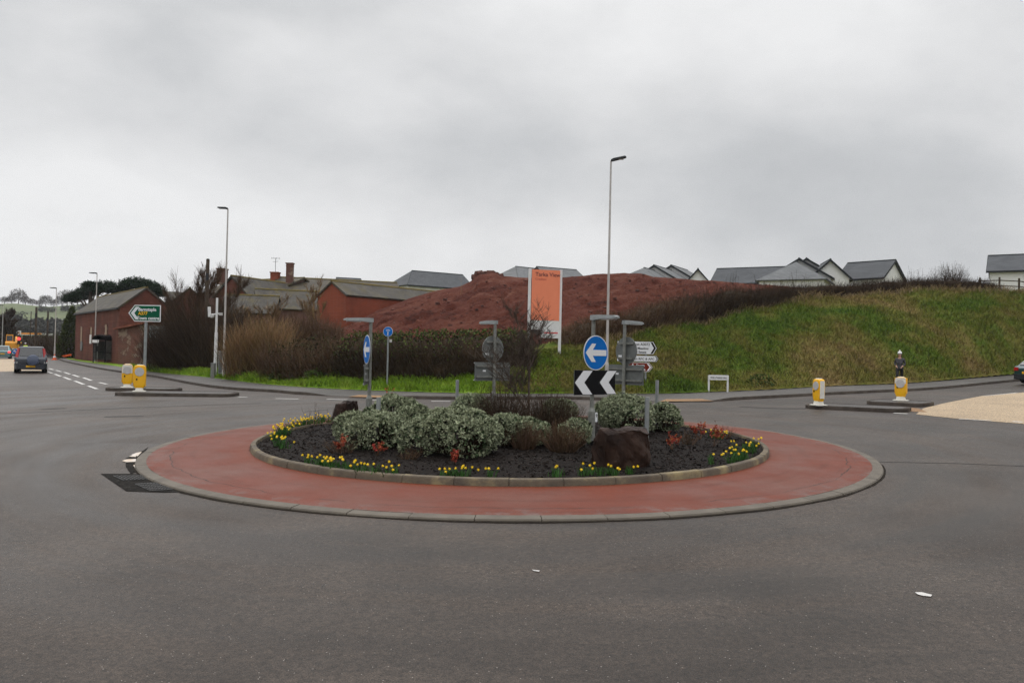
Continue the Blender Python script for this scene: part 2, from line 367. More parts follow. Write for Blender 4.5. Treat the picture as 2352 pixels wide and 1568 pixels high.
nd = N(t, 'ShaderNodeTexNoise', i={'Scale': 1.1, 'Detail': 4.0}); t.links.new(o, nd.inputs['Vector'])
rad = mth(t, 'ADD', rr, mth(t, 'MULTIPLY', mth(t, 'SUBTRACT', nd.outputs[0], .5), .38))
crk = mth(t, 'LESS_THAN', mth(t, 'ABSOLUTE', mth(t, 'SUBTRACT', rad, 7.30)), .010)
crk = mth(t, 'MULTIPLY', crk, rampv(t, noise(t, o, .55, 3), [(.42, 0), (.5, 1)]))
c = mixc(t, crk, c, (.035, .02, .016))
t.links.new(c, b.inputs['Base Color'])
t.links.new(rampv(t, noise(t, o, .8, 4), [(.35, (.38,) * 3), (.65, (.6,) * 3)]), b.inputs['Roughness'])
bp = N(t, 'ShaderNodeBump', i={'Strength': .3, 'Distance': .01}); t.links.new(noise(t, o, 90, 4, .7), bp.inputs['Height']); L(t, bp, 0, b, 'Normal')

M_soil = mat('bark_mulch_soil', (.007, .0055, .005), (.019, .0135, .011), 14, .75, 1.0, 30, spec=.08)
M_chip = mat('bark_chips', (.015, .0105, .0085), None, rough=.7, island=.75, spec=.08)
M_rock, t, b, tc = newmat('dark_wet_rock', .5, .10); o = tc.outputs['Object']
c = rampv(t, noise(t, o, 2.2, 8, .65, .6), [(.32, (.009, .005, .004)), (.50, (.027, .0135, .009)), (.68, (.06, .036, .027))])
t.links.new(c, b.inputs['Base Color']); bp = N(t, 'ShaderNodeBump', i={'Strength': .8, 'Distance': .06}); t.links.new(noise(t, o, 6, 8, .65, .4), bp.inputs['Height']); L(t, bp, 0, b, 'Normal')
M_mound, t, b, tc = newmat('red_devon_soil', .9, .05); o = tc.outputs['Object']
mr_ = N(t, 'ShaderNodeMapping'); mr_.inputs['Rotation'].default_value = (0, R(28), 0); t.links.new(o, mr_.inputs[0])
c = rampv(t, noise(t, mr_.outputs[0], .28, 8, .66, .5, (.7, 1.2, 3.0)), [(.33, (.045, .0125, .0085)), (.46, (.100, .031, .021)), (.58, (.130, .046, .031)), (.72, (.185, .085, .060))])
c = mixc(t, rampv(t, noise(t, o, 1.3, 6, .65), [(.52, 0), (.7, .55)]), c, (.075, .022, .014))
t.links.new(c, b.inputs['Base Color']); bp = N(t, 'ShaderNodeBump', i={'Strength': 1.0, 'Distance': 1.0}); t.links.new(noise(t, o, .9, 7, .65), bp.inputs['Height']); L(t, bp, 0, b, 'Normal')
GREENS = [(.28, (.042, .090, .012)), (.42, (.085, .126, .018)), (.51, (.138, .136, .030)), (.60, (.19, .145, .052)), (.74, (.205, .130, .066))]
M_bank, t, b, tc = newmat('rough_bank_grass', .9, .05); o = tc.outputs['Object']
c = rampv(t, noise(t, o, .17, 7, .72), GREENS); t.links.new(c, b.inputs['Base Color'])
bp = N(t, 'ShaderNodeBump', i={'Strength': 1.0, 'Distance': .3}); t.links.new(noise(t, o, 2.5, 6, .7), bp.inputs['Height']); L(t, bp, 0, b, 'Normal')
def grass_mat(name, stops, scale, isl=.45):
    m, t, b, tc = newmat(name, .8, .05); o = tc.outputs['Object']
    c = rampv(t, noise(t, o, scale, 7, .72), stops)
    g = N(t, 'ShaderNodeNewGeometry'); hv = N(t, 'ShaderNodeHueSaturation'); mr = N(t, 'ShaderNodeMapRange', i={'To Min': 1 - isl, 'To Max': 1 + isl}); L(t, g, 'Random Per Island', mr, 0); L(t, mr, 0, hv, 'Value')
    t.links.new(c, hv.inputs['Color']); L(t, hv, 0, b, 'Base Color'); return m
M_bankblade = grass_mat('bank_grass_blades', GREENS, .17)
VG = [(.3, (.075, .145, .013)), (.5, (.14, .23, .020)), (.66, (.20, .25, .035)), (.78, (.22, .20, .05))]
M_verge = grass_mat('lush_verge', VG, .8, 0.0); M_vblade = grass_mat('verge_blades', VG, .8, .4)
M_field = mat('distant_pasture', (.075, .10, .035), (.10, .12, .045), .02, .9, c3=(.055, .075, .03))
M_ground = mat('rough_ground', (.05, .055, .022), (.085, .07, .04), .2, .9, spec=.08)
M_twig = mat('brown_twigs', (.100, .062, .038), None, rough=.85, island=.5, hsh=.02, spec=.08)
M_twig_d = mat('dark_brown_twigs', (.048, .032, .021), None, rough=.85, island=.5, spec=.08)
M_twig_t = mat('tan_twigs', (.21, .132, .066), None, rough=.85, island=.45, hsh=.02, spec=.08)
M_core = mat('dark_bush_core', (.024, .017, .010), (.048, .030, .017), 1.2, .95, spec=.08)  # mottled dark brown for the lumpy cores inside hedges and thickets
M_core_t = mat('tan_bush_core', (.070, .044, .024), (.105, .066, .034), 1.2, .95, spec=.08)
M_bark = mat('dark_bark', (.060, .043, .034), (.10, .078, .062), 8, .85, spec=.08)
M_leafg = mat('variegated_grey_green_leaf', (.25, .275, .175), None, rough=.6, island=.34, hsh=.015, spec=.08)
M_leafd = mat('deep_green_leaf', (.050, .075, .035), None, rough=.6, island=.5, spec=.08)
M_leafr = mat('copper_red_leaf', (.30, .065, .035), None, rough=.6, island=.5, hsh=.02, spec=.08)
M_hedged = mat('dark_hedge_leaf', (.034, .036, .014), None, rough=.8, island=.6, hsh=.03, spec=.08)
M_hedgeg = mat('green_bramble_leaf', (.060, .085, .020), None, rough=.7, island=.55, hsh=.02, spec=.08)
M_daff = mat('daffodil_yellow', (.80, .56, .015), None, rough=.5, island=.18)
M_daffl = mat('daffodil_leaf', (.035, .095, .020), None, rough=.5, island=.4, spec=.08)
M_pine = mat('dark_pine_needles', (.016, .030, .014), None, rough=.8, island=.6, spec=.08)
M_conif = mat('yellow_green_conifer', (.050, .065, .014), None, rough=.8, island=.5, spec=.08)
M_brickA = brick('old_red_brick', (.120, .036, .024), (.160, .056, .038), (.13, .075, .055), (.045, .024, .019))
M_brickB = brick('orange_red_brick', (.27, .062, .030), (.22, .052, .028), (.22, .10, .07), (.11, .036, .024))
M_brickC = brick('patched_brick_and_stone', (.17, .062, .045), (.13, .055, .042), (.2, .15, .12), (.055, .035, .028), patch=(.30, .235, .18))
M_brickP = brick('faded_pink_brick', (.17, .085, .07), (.14, .065, .052), (.2, .15, .13), (.10, .06, .045))
M_slateO = slate('old_grey_slate', (.040, .035, .029), (.080, .072, .061), (.085, .066, .018))
M_slateL = slate('lichened_slate', (.036, .029, .019), (.066, .054, .036), (.09, .066, .014))
M_slateN = slate('new_blue_grey_slate', (.052, .056, .062), (.070, .074, .080))
M_slateW = slate('wet_pale_slate', (.115, .12, .124), (.145, .15, .153))
M_tileR = slate('red_clay_tile', (.22, .075, .045), (.17, .06, .04))
M_lichen = mat('yellow_lichen_ridge', (.15, .105, .012), (.085, .07, .03), 2, .9)
M_render = mat('white_render', (.74, .74, .72), (.66, .66, .645), .8, .8)
M_fascia = mat('dark_fascia', (.025, .027, .03), None, rough=.5, spec=.08)
M_wood = mat('weathered_timber', (.055, .040, .030), (.09, .068, .05), 4, .85, spec=.08)
M_skin = mat('skin', (.50, .29, .21), None, rough=.6)

# ------------------------------------------------------------------ lines of the far kerb and of the back of the footway
KERB_PX = [(60, 812), (128, 824), (143.5, 829.5), (184.6, 839), (252.5, 851.8), (344.5, 864.6), (447, 884), (524, 894), (626, 900.6), (685, 905.7), (790, 911), (912, 914.8), (1045, 917), (1180, 917.5), (1310, 917), (1450, 921), (1570, 923.5), (1647, 921.5), (1722, 916.5), (1880, 908), (2067, 899), (2338, 875.5), (2500, 866.5), (2700, 861)]
BACK_PX = [(60, 807), (128, 817), (160, 825), (200, 832), (272, 841), (344.5, 853), (485.5, 867), (601, 881), (746, 891.6), (900, 898), (1091, 903), (1315, 904), (1420, 904.5), (1557, 903), (1650, 899.5), (1780, 894), (2067, 881), (2352, 859), (2500, 853), (2700, 850.5)]
def smooth_line(pts, n=14):
    P = [Vector(p) for p in pts]; o = []
    for i in range(len(P) - 1):
        p0, p1, p2, p3 = P[max(i - 1, 0)], P[i], P[i + 1], P[min(i + 2, len(P) - 1)]
        for k in range(n):
            s = k / n
            o.append(0.5 * ((2 * p1) + (p2 - p0) * s + (2 * p0 - 5 * p1 + 4 * p2 - p3) * s * s + (3 * p1 - p0 - 3 * p2 + p3) * s ** 3))
    o.append(P[-1]); return o
kerb_l = smooth_line([U(u, v) for u, v in KERB_PX]); back_l = smooth_line([U(u, v, .12) for u, v in BACK_PX])
kx = np.array([p.x / p.y for p in back_l]); ky = np.array([p.y for p in back_l])
def yback(k): return np.interp(k, kx, ky)
kk = np.array([p.x / p.y for p in kerb_l]); kyk = np.array([p.y for p in kerb_l])
def ykerb(k): return np.interp(k, kk, kyk)
def lin_resample(fn, k0, k1, n): return [(k * float(fn(k)), float(fn(k))) for k in np.linspace(k0, k1, n)]

# ground sheet under everything, out to the horizon
ys = np.concatenate([np.linspace(-40, 120, 50), np.geomspace(125, 1500, 24)])
xs = np.concatenate([-np.geomspace(1500, 85, 22), np.linspace(-80, 80, 50), np.geomspace(85, 1500, 22)])
X, Y = np.meshgrid(xs, ys, indexing='ij')
gz = G(X, Y) - .10
struct(np_mesh('ground', np.stack([X, Y, gz], -1).reshape(-1, 3), grid_faces(len(xs), len(ys)), M_ground, smooth=True))
# the road: everything this side of the far kerb
kc = np.linspace(-.585, .80, 260); cols = np.concatenate([np.linspace(-.85, -.59, 12), kc])
ts = np.concatenate([np.linspace(0, 1, 40)])
rows = []
for k in cols:
    yk = float(ykerb(k))
    for s in ts:
        y = -6 + (yk + 6) * s; x = k * yk * (s * .75 + .25)
        rows.append((x, y, float(G(x, y))))
# fan from behind the camera: x runs as k*(a+b*s) so the last row lies on the kerb line
struct(np_mesh('road', np.array(rows), grid_faces(len(cols), len(ts)), M_road, smooth=True))
# footway
sec = []
for k in kc:
    y0 = float(ykerb(k)); y1 = float(yback(k)); drop = 0.0
    u = k * F + 1176
    for a, b_ in ((745, 905), (1440, 1640)):
        drop = max(drop, float(sstep(a - 45, a + 25, u) * (1 - sstep(b_ - 25, b_ + 45, u))))
    h = .125 - .105 * drop
    p0 = (k * y0, y0); yk2 = y0 + .13; p1 = (k * yk2, yk2); p2 = (k * y1, y1)
    sec.append((p0, p1, p2, h))
# kerb and footway as two meshes
kb = MB(); kb.loft([[(p0[0], p0[1], float(G(*p0)) - .05), (p0[0], p0[1] + .005, float(G(*p0)) + h - .012), (p0[0], p0[1] + .02, float(G(*p0)) + h), (p1[0], p1[1], float(G(*p0)) + h), (p1[0], p1[1], float(G(*p0)) - .05)] for p0, p1, p2, h in sec])
struct(kb.build('kerb', M_kerb_far, smooth=50))
pv = np.array([[(p1[0] + (p2[0] - p1[0]) * s, p1[1] + (p2[1] - p1[1]) * s, float(G(*p0)) + h - .004 + s * (float(G(*p2)) + .12 - float(G(*p0)) - h)) for s in (0, .3, .6, 1.0)] for p0, p1, p2, h in sec])
struct(np_mesh('pavement', pv.reshape(-1, 3), grid_faces(len(sec), 4), M_pave, smooth=True))

# ------------------------------------------------------------------ terrain behind the footway (fan of profiles)
def zh(u, v, y): return A(u, v, y).z
TER = [  # u, [(y, z)...] after the footway's back edge (first point added by rule)
    (-900, [(90, .4), (120, .5), (200, .6)]),
    (150, [(95, .4), (120, .5), (200, .6)]),
    (350, [(60, .4), (100, .8), (200, 2)]),
    (520, [(52, .6), (100, 2.5), (200, 4)]),
    (690, [(46, .9), (60, 1.6), (100, 4), (200, 6)]),
    (760, [(41, .75), (44, 1.5), (60, 2.2), (90, 3.6), (200, 7)]),
    (1000, [(39, .8), (43, 2.0), (52, 2.6), (90, 5.0), (110, 6.8), (200, 9)]),
    (1180, [(37.5, .95), (42, 2.1), (52, 3.0), (90, 6.0), (110, 7.4), (200, 9.5)]),
    (1230, [(36, .95), (42, 2.15), (50, 3.0), (90, 6.5), (110, 7.8), (200, 9.5)]),
    (1416, [(40, 1.75), (44, zh(1416, 776, 44)), (55, 3.6), (90, 7.6), (200, 10)]),
    (1500, [(41, 1.8), (46, zh(1500, 760, 46)), (57, 4.2), (90, 8), (200, 10)]),
    (1583, [(42, 2.1), (47.5, zh(1583, 745.5, 47.5)), (60, 4.7), (90, 8), (200, 10)]),
    (1686, [(44, 2.7), (51, zh(1686, 711, 51)), (60, 5.6), (90, 8), (200, 10)]),
    (1780, [(46, 3.3), (54, zh(1780, 696, 54)), (62, 6.3), (90, 8), (200, 10)]),
    (1850, [(47, 3.5), (55, zh(1850, 690, 55)), (64, 6.5), (90, 8), (200, 10)]),
    (2004, [(49, 4.0), (57, zh(2004, 673, 57)), (70, 7.3), (90, 8.2), (200, 10)]),
    (2186, [(51, 4.4), (59, zh(2186, 665, 59)), (72, 7.8), (90, 8.5), (200, 10)]),
    (2352, [(53, 4.6), (60, zh(2352, 668, 60)), (72, 7.8), (100, 8.6), (200, 10)]),
    (3000, [(68, 5.5), (74, 7.9), (85, 8.4), (110, 8.8), (200, 10)])]
tk = np.array([(u - 1176) / F for u, _ in TER])
def prof(k, y):
    """height of the land at fan direction k, distance y (scalar)"""
    i = int(np.clip(np.searchsorted(tk, k) - 1, 0, len(tk) - 2)); w = float(np.clip((k - tk[i]) / (tk[i + 1] - tk[i]), 0, 1)); w = w * w * (3 - 2 * w) * .5 + w * .5
    yb = float(yback(k)); zb = float(G(k * yb, yb)) + .12; r = []
    for j in (i, i + 1):
        P = [(yb, zb)] + [p for p in TER[j][1] if p[0] > yb + .3]
        r.append(np.interp(y, [p[0] for p in P], [p[1] for p in P]))
    return r[0] * (1 - w) + r[1] * w
KG = np.linspace(-.88, .96, 900); YG = np.linspace(10, 215, 620)
ZG = np.array([prof(k, YG) for k in KG])
def T(x, y):
    """height of footway and land beyond it; works on numbers and arrays"""
    x = np.asarray(x, float); y = np.asarray(y, float); k = x / y; yb = yback(k)
    a = np.clip((k - KG[0]) / (KG[1] - KG[0]), 0, len(KG) - 1.001); b = np.clip((y - YG[0]) / (YG[1] - YG[0]), 0, len(YG) - 1.001); i = a.astype(int); j = b.astype(int); a = a - i; b = b - j
    z = (ZG[i, j] * (1 - a) + ZG[i + 1, j] * a) * (1 - b) + (ZG[i, j + 1] * (1 - a) + ZG[i + 1, j + 1] * a) * b; d = y - yb
    z = z + sstep(1, 6, d) * (fbm(x * .35, y * .35, 3) - .47) * np.where(x > 2, .7, .25) + sstep(.5, 2, d) * (fbm(x * 1.5, y * 1.5, 9) - .47) * .25
    return np.where(d < 0, G(x, y) + np.where(y > ykerb(k), .12, 0), z)
kcols = np.concatenate([np.linspace(-.85, -.40, 24)[:-1], np.linspace(-.40, .72, 300)])
NR = 70; ss = np.linspace(0, 1, NR); YB = yback(kcols)[:, None]; Y1 = YB + (62 - np.minimum(YB, 60))
YY = np.where(ss[None] < .72, YB + (Y1 - YB) * ss[None] / .72, Y1 + (210 - Y1) * (np.maximum(0, ss[None] - .72) / .28) ** 1.6); XX = kcols[:, None] * YY
tv = np.stack([XX, YY, T(XX, YY)], -1).reshape(-1, 3); fc = grid_faces(len(kcols), NR)
ob = struct(np_mesh('grass_bank', tv, fc, [M_bank, M_verge], smooth=True))
cen = tv[fc].mean(1); kcen = cen[:, 0] / cen[:, 1]; ucen = kcen * F + 1176
vergemask = (ucen < 1300) & (ucen > 100) & (cen[:, 1] < yback(kcen) + 5.2 * (1 - sstep(1180, 1330, ucen)))
ob.data.polygons.foreach_set('material_index', vergemask.astype(np.int32))

# grass blades: verge and bank (nobody could count them)
def blades(n, kr, yfun, h, w, name, m):
    k = rng.uniform(*kr, size=n); yb = yback(k); s = rng.uniform(0, 1, n)
    y = yfun(k, yb, s); x = k * y
    ok = y > yb + .05; x, y = x[ok], y[ok]; n = len(x)
    z = T(x, y)
    tuft = fbm(x * .9, y * .9, 21); hh = h * (.35 + 1.3 * rng.uniform(0, 1, n)) * (.3 + 1.4 * tuft)
    P0 = np.stack([x, y, z - .02], 1); lean = rng.normal(0, .35, (n, 2)) * hh[:, None]
    P1 = P0 + np.stack([lean[:, 0] * .4, lean[:, 1] * .4, hh * .6], 1); P2 = P0 + np.stack([lean[:, 0] * 1.3, lean[:, 1] * 1.3, hh], 1)
    V, Fc = ribbons([P0, P1, P2], w, w * .25)
    o = np_mesh(name, V, Fc, m); return o
tag(blades(26000, (-.46, .06), lambda k, yb, s: yb + .05 + 5.0 * s, .20, .035, 'grass', M_vblade), 'lush short green grass on the verge in front of the dark hedge', 'grass', kind='stuff')
def ytop(k): return np.interp(k, [(u - 1176) / F for u in (1180, 1416, 1500, 1583, 1686, 1780, 2004, 2186, 2352, 3000)], [41, 44, 46, 47.5, 51, 54, 57, 59, 60, 74])
tag(blades(90000, (-.02, .70), lambda k, yb, s: yb + .1 + (ytop(k) + 1.2 - yb) * s, .19, .045, 'grass', M_bankblade), 'rough tussocky green and straw grass covering the sloping bank', 'grass', kind='stuff')
tag(blades(3500, (.10, .62), lambda k, yb, s: ytop(k) + rng.normal(0, .35, len(k)), .34, .04, 'grass', mat('straw_grass', (.22, .155, .075), None, rough=.9, island=.4)), 'tall straw coloured grass fringing the top of the bank', 'grass', kind='stuff')

# ------------------------------------------------------------------ red earth mound
CREST = [(690, 792), (740, 770), (799, 748), (868, 712), (930, 689), (997, 668.6), (1061, 656), (1078, 647), (1098, 629), (1134, 626.5), (1148, 635), (1213, 637), (1297, 635), (1366, 629.5), (1436, 627.5), (1470, 629), (1501, 635), (1634, 645), (1780, 656), (1900, 668), (2100, 700)]
cu_, cv_ = np.array([c[0] for c in CREST]), np.array([c[1] for c in CREST])
mk = np.linspace((690 - 1176) / F, (2100 - 1176) / F, 330); mv = []; NM = 90
for k in mk:
    u = k * F + 1176; v = float(np.interp(u, cu_, cv_)); yc = 70 + 3 * math.sin(u * .004)
    k2, q2 = ray(u, v); zc = CAM_Z + q2 * yc; yt = 45.5 if u < 1300 else 45.5 + (u - 1300) * .022
    zt = float(prof(k, yt)) - .3; s_ = np.linspace(0, 1, NM); w = np.minimum(1, s_ / .8); w2 = np.maximum(0, (s_ - .8) / .2)
    y = yt + (yc - yt) * w + 16 * w2; x = k * y; z = zt + (zc - zt) * w ** .82 - w2 ** 1.3 * 5.5
    n_ = (fbm(x * .28 + y * .18, y * .22, 5, 5) - .48) * 1.3 + (fbm(x * .5 + y * .5, (x - y) * 1.3, 15, 4) - .46) * 1.05
    z = z + n_ * np.minimum(1, w * 5) * (1 - w ** 6) + np.where(w > .97, (float(fbm(u * .03, 3, 8)) - .45) * .22, 0)
    mv.extend(np.stack([x, y, z], 1).tolist())
struct(np_mesh('earth_mound', np.array(mv), grid_faces(len(mk), NM), M_mound, smooth=True))
# clods and stones on the mound are part of its rough surface: one scatter
mb = MB()
for i in range(900):
    j = rng.integers(20, 300); s = rng.integers(8, 66); p = Vector(mv[j * NM + s]); r = abs(rng.normal(.02, .045)) + .03
    M = Matrix.Rotation(rng.uniform(0, 6), 3, 'Z') @ Matrix.Rotation(rng.uniform(-.5, .5), 3, 'X')
    mb.box(p + Vector((0, 0, r * .2)), (r * 1.8, r * 1.2, r), M)
for i in range(150):       # broken heap on the crest
    u = rng.uniform(1090, 1150); h_ = max(0, 1 - abs(u - 1120) / 30) ; p = A(u, float(np.interp(u, cu_, cv_)) + rng.uniform(-2, 7), 70 + rng.uniform(-2, .5)); r = rng.uniform(.10, .34)
    M = Matrix.Rotation(rng.uniform(0, 6), 3, 'Z') @ Matrix.Rotation(rng.uniform(-.7, .7), 3, 'X'); mb.box(p, (r * 1.5, r * 1.2, r), M)
tag(mb.build('rubble', mat('earth_clods', (.09, .032, .022), None, rough=.95, island=.5)), 'red clods of earth strewn over the mound', 'rubble', kind='stuff')
# ------------------------------------------------------------------ the roundabout island
RC = Vector((0.0, 19.19, 0.0)); RO, RI = 7.91, 5.75
def ringpts(r, off, n): return [(RC.x + r * math.cos(a), RC.y + r * math.sin(a), float(G(RC.x + r * math.cos(a), RC.y + r * math.sin(a))) + off) for a in np.linspace(0, 2 * math.pi, n, endpoint=False)]
def kerb_ring(name, prof_, nst, m, gap, jit, sub=8):
    """profile [(r, off)...] swept round in separate stones with open joints"""
    mb = MB()
    for i in range(nst):
        a0 = 2 * math.pi * i / nst + gap; a1 = 2 * math.pi * (i + 1) / nst - gap; dz = rng.normal(0, jit); dr = rng.normal(0, jit)
        rings = []
        for a in np.linspace(a0, a1, sub):
            rings.append([(RC.x + (r + dr) * math.cos(a), RC.y + (r + dr) * math.sin(a), float(G(RC.x + r * math.cos(a), RC.y + r * math.sin(a))) + o_ + (dz if o_ > 0 else 0)) for r, o_ in prof_])
        mb.loft(rings)
    o = mb.build(name, m, smooth=35); return struct(o)
kerb_ring('outer_kerb', [(RO, -.1), (RO, .022), (RO - .015, .042), (RO - .205, .054), (RO - .215, .050), (RO - .215, -.1)], 54, M_kerb, .0007, .0022)
kerb_ring('inner_kerb', [(RI, .0), (RI - .01, .185), (RI - .03, .215), (RI - .125, .225), (RI - .13, .21), (RI - .13, .0)], 40, M_kerb_in, .0010, .003)
V = []
for a in np.linspace(0, 2 * math.pi, 400):       # dirt that lies in the joint at the foot of the kerb
    c_, s_ = math.cos(a), math.sin(a); w_ = .02 + .10 * max(0, float(fbm(a * 9, 1.3, 77)) - .30)
    for r in (RO - .01, RO + w_ * .5, RO + w_): x = RC.x + r * c_; y = RC.y + r * s_; V.append((x, y, float(G(x, y)) + (.012 if r < RO else .007)))
struct(np_mesh('road_dirt', np.array(V), grid_faces(400, 3), mat('gutter_dirt', (.012, .010, .008), (.03, .024, .018), 20, .9, spec=.05), smooth=True))
V = []; na, nr = 220, 14
for a in np.linspace(0, 2 * math.pi, na):
    for s in np.linspace(0, 1, nr):
        r = RI - .06 + (RO - .215 - RI + .07) * s; x = RC.x + r * math.cos(a); y = RC.y + r * math.sin(a)
        V.append((x - RC.x, y - RC.y, float(G(x, y)) + .102 - .047 * s + .012 * (float(fbm(x * .8, y * .8, 4)) - .47)))
o = np_mesh('apron', np.array(V), grid_faces(na, nr), M_apron, smooth=True); o.location = RC; struct(o)
def soil_z(x, y):
    r = np.minimum(1.2, np.hypot(np.asarray(x) - RC.x, np.asarray(y) - RC.y) / RI)
    return G(x, y) + .17 + .10 * (1 - r * r) + .10 * (fbm(np.asarray(x) * 1.3, np.asarray(y) * 1.3, 31) - .47)
V = []; na, nr = 160, 60
for a in np.linspace(0, 2 * math.pi, na):
    for s in np.linspace(0, 1, nr):
        r = (RI - .12) * s; x = RC.x + r * math.cos(a); y = RC.y + r * math.sin(a)
        V.append((x, y, soil_z(x, y) + .05 * (float(fbm(x * 7, y * 7, 41, 2)) - .37)))
struct(np_mesh('soil_bed', np.array(V), grid_faces(na, nr), M_soil, smooth=True))
mb = MB()
for i in range(7000):
    a = rng.uniform(0, 6.283); r = (RI - .18) * math.sqrt(rng.uniform(0, 1)); x = RC.x + r * math.cos(a); y = RC.y + r * math.sin(a)
    l = abs(rng.normal(.03, .02)) + .015
    M = Matrix.Rotation(rng.uniform(0, 6.28), 3, 'Z') @ Matrix.Rotation(rng.normal(0, .35), 3, 'X') @ Matrix.Rotation(rng.normal(0, .35), 3, 'Y')
    mb.box((x, y, soil_z(x, y) + .016), (l, l * .45, .010), M)
tag(mb.build('mulch', M_chip), 'dark bark mulch chips covering the island bed', 'mulch', kind='stuff')

# road markings, islands, coverings -------------------------------------------------
def flat_poly(mb, pts, off=.006, fn=None, t=None):
    """a thin sheet that follows the road's curve"""
    import bmesh
    bm = bmesh.new(); bm.faces.new([bm.verts.new((p[0], p[1], 0)) for p in pts]); bmesh.ops.triangulate(bm, faces=bm.faces[:])
    for _ in range(7):
        lg = [e for e in bm.edges if e.calc_length() > .9]
        if not lg: break
        bmesh.ops.subdivide_edges(bm, edges=lg, cuts=1); bmesh.ops.triangulate(bm, faces=bm.faces[:])
    bm.verts.index_update()
    mb.add([(v.co.x, v.co.y, float((fn or G)(v.co.x, v.co.y)) + off) for v in bm.verts], [tuple(v.index for v in f.verts) for f in bm.faces]); bm.free()
def px(pts, off=0): return [U(u, v, off) for u, v in pts]
mk_ = MB()
def dash(u0, v0, u1, v1, w):
    a, b_ = U(u0, v0), U(u1, v1); a, b_ = a.lerp(b_, .10), b_.lerp(a, .10); d = (b_ - a); d.z = 0; d.normalize(); n = Vector((-d.y, d.x, 0)) * w / 2
    L_ = (b_ - a).length; k = max(1, int(L_ / 1.0))
    for i in range(k):
        p, q = a.lerp(b_, i / k), a.lerp(b_, (i + 1) / k); flat_poly(mk_, [p - n, q - n, q + n, p + n], .012)
for d in ((187, 1485, 212, 1495), (216, 1495, 246, 1507), (251, 1507, 287, 1521), (295, 1522, 340, 1540), (349, 1542, 393, 1558),
          (194, 1473, 216, 1480), (221, 1480, 248, 1488), (254, 1488, 283, 1498), (288, 1498, 319, 1509), (329, 1509, 370, 1524), (392, 1529, 432, 1538)):
    dash(*[q * .57422 for q in d], .17)
for d in ((626, 915.5, 692, 916.8), (745, 916.8, 804, 918.2), (545, 912, 570, 912.6), (850, 919.2, 905, 920.3), (985, 921.5, 1040, 922)): dash(*d, .20)
dash(2049, 948.6, 2088, 950.6, .18); dash(2323, 968, 2352, 970, .15); dash(2193, 961.8, 2288, 967.2, .10)
dash(2250, 910, 2345, 901, .10)
flat_poly(mk_, px([(2101, 1361), (2118, 1361), (2141, 1367), (2138, 1371), (2120, 1369), (2108, 1366)]), .009)
flat_poly(mk_, px([(1222, 1309), (1240, 1311), (1238, 1313.5), (1226, 1312)]), .009)
struct(mk_.build('road_marking', M_white))
mb = MB(); flat_poly(mb, px([(2104, 951.5), (2193, 961), (2352, 973.5), (2600, 992), (2600, 880), (2352, 901), (2256, 909), (2169, 926), (2120, 938)]), .008); struct(mb.build('buff_road_surface', M_buff))
mb = MB(); flat_poly(mb, px([(-300, 853), (99, 853.5), (84, 838), (66, 825), (-200, 822)]), .008); struct(mb.build('buff_road_surface', M_buff))
def tact(pts):
    mb = MB(); P = px(pts, .03)
    mb.add([(p.x, p.y, p.z + .013) for p in P], [tuple(range(len(P)))]); return struct(mb.build('tactile_paving', M_tact))
tact([(800, 911.2), (905, 914.2), (880, 905.5), (852, 902.5)]); tact([(1515, 922.3), (1640, 921), (1600, 914.5), (1545, 911.5)])

# the worn strip by the island kerb: dark trench patch, ironwork, pale broken concrete
mb = MB(); flat_poly(mb, px([(231, 1088), (300, 1088), (345, 1091), (420, 1130), (378, 1131), (290, 1128)]), .007); struct(mb.build('road_patch', M_patch))
M_iron = mat('cast_iron', (.020, .019, .018), (.045, .042, .040), 30, .45, .9, 45)
for pts, lb in (([(259, 1092.5), (333, 1091.5), (352, 1100), (283, 1103)], 'rusty cast iron drain cover set in dark tarmac, the one farther from camera'),
                ([(309, 1111), (360, 1108), (398, 1124), (345, 1127)], 'worn cast iron drain cover nearer the camera beside the pale island kerb')):
    P = px(pts, .012); cc = sum(P, Vector()) / 4
    dr = thing('drain_cover', lb, 'drain cover', cc, group='drain covers by the island kerb')
    f = MB()
    for i in range(4): f.slab([P[i], P[(i + 1) % 4], P[(i + 1) % 4] * .93 + cc * .07, P[i] * .93 + cc * .07], .016)
    f.build('frame', M_iron, dr, world=True)
    g_ = MB(); Q = [p * .93 + cc * .07 for p in P]; g_.slab(Q, .010)
    for i in range(7):
        s0 = (i + .25) / 7; s1 = (i + .7) / 7
        for j in range(4):
            r0 = (j + .2) / 4; r1 = (j + .75) / 4
            bl = lambda s, r: Q[0].lerp(Q[1], s).lerp(Q[3].lerp(Q[2], s), r) + Vector((0, 0, .011))
            g_.slab([bl(s0, r0), bl(s1, r0), bl(s1, r1), bl(s0, r1)], .012)
    g_.build('grating', M_iron, dr, world=True)
mb = MB(); flat_poly(mb, px([(288, 1053), (330, 1034), (341, 1026), (318, 1060), (322, 1083), (300, 1088), (289, 1072)]), .006); struct(mb.build('road_patch', M_patch))
mb = MB(); flat_poly(mb, px([(280, 1059), (290, 1055.5), (312, 1054.5), (313, 1061), (290, 1062)]), .012)
flat_poly(mb, px([(296, 1049), (304, 1046), (312, 1047), (312, 1050)]), .012); flat_poly(mb, px([(306, 1069), (313, 1067), (317, 1075), (311, 1077)]), .012)
flat_poly(mb, px([(301, 1045), (314, 1040), (326, 1038), (316, 1048)]), .010)
struct(mb.build('road_marking', mat('bare_pale_concrete', (.58, .56, .54), (.50, .38, .27), 3, .7)))
mb = MB()
def seam(pts, w):
    P = px(pts); 
    for a, b_ in zip(P[:-1], P[1:]):
        d = b_ - a; d.z = 0; d.normalize(); n = Vector((-d.y, d.x, 0)) * w / 2; flat_poly(mb, [a - n, b_ - n, b_ + n, a + n], .005)
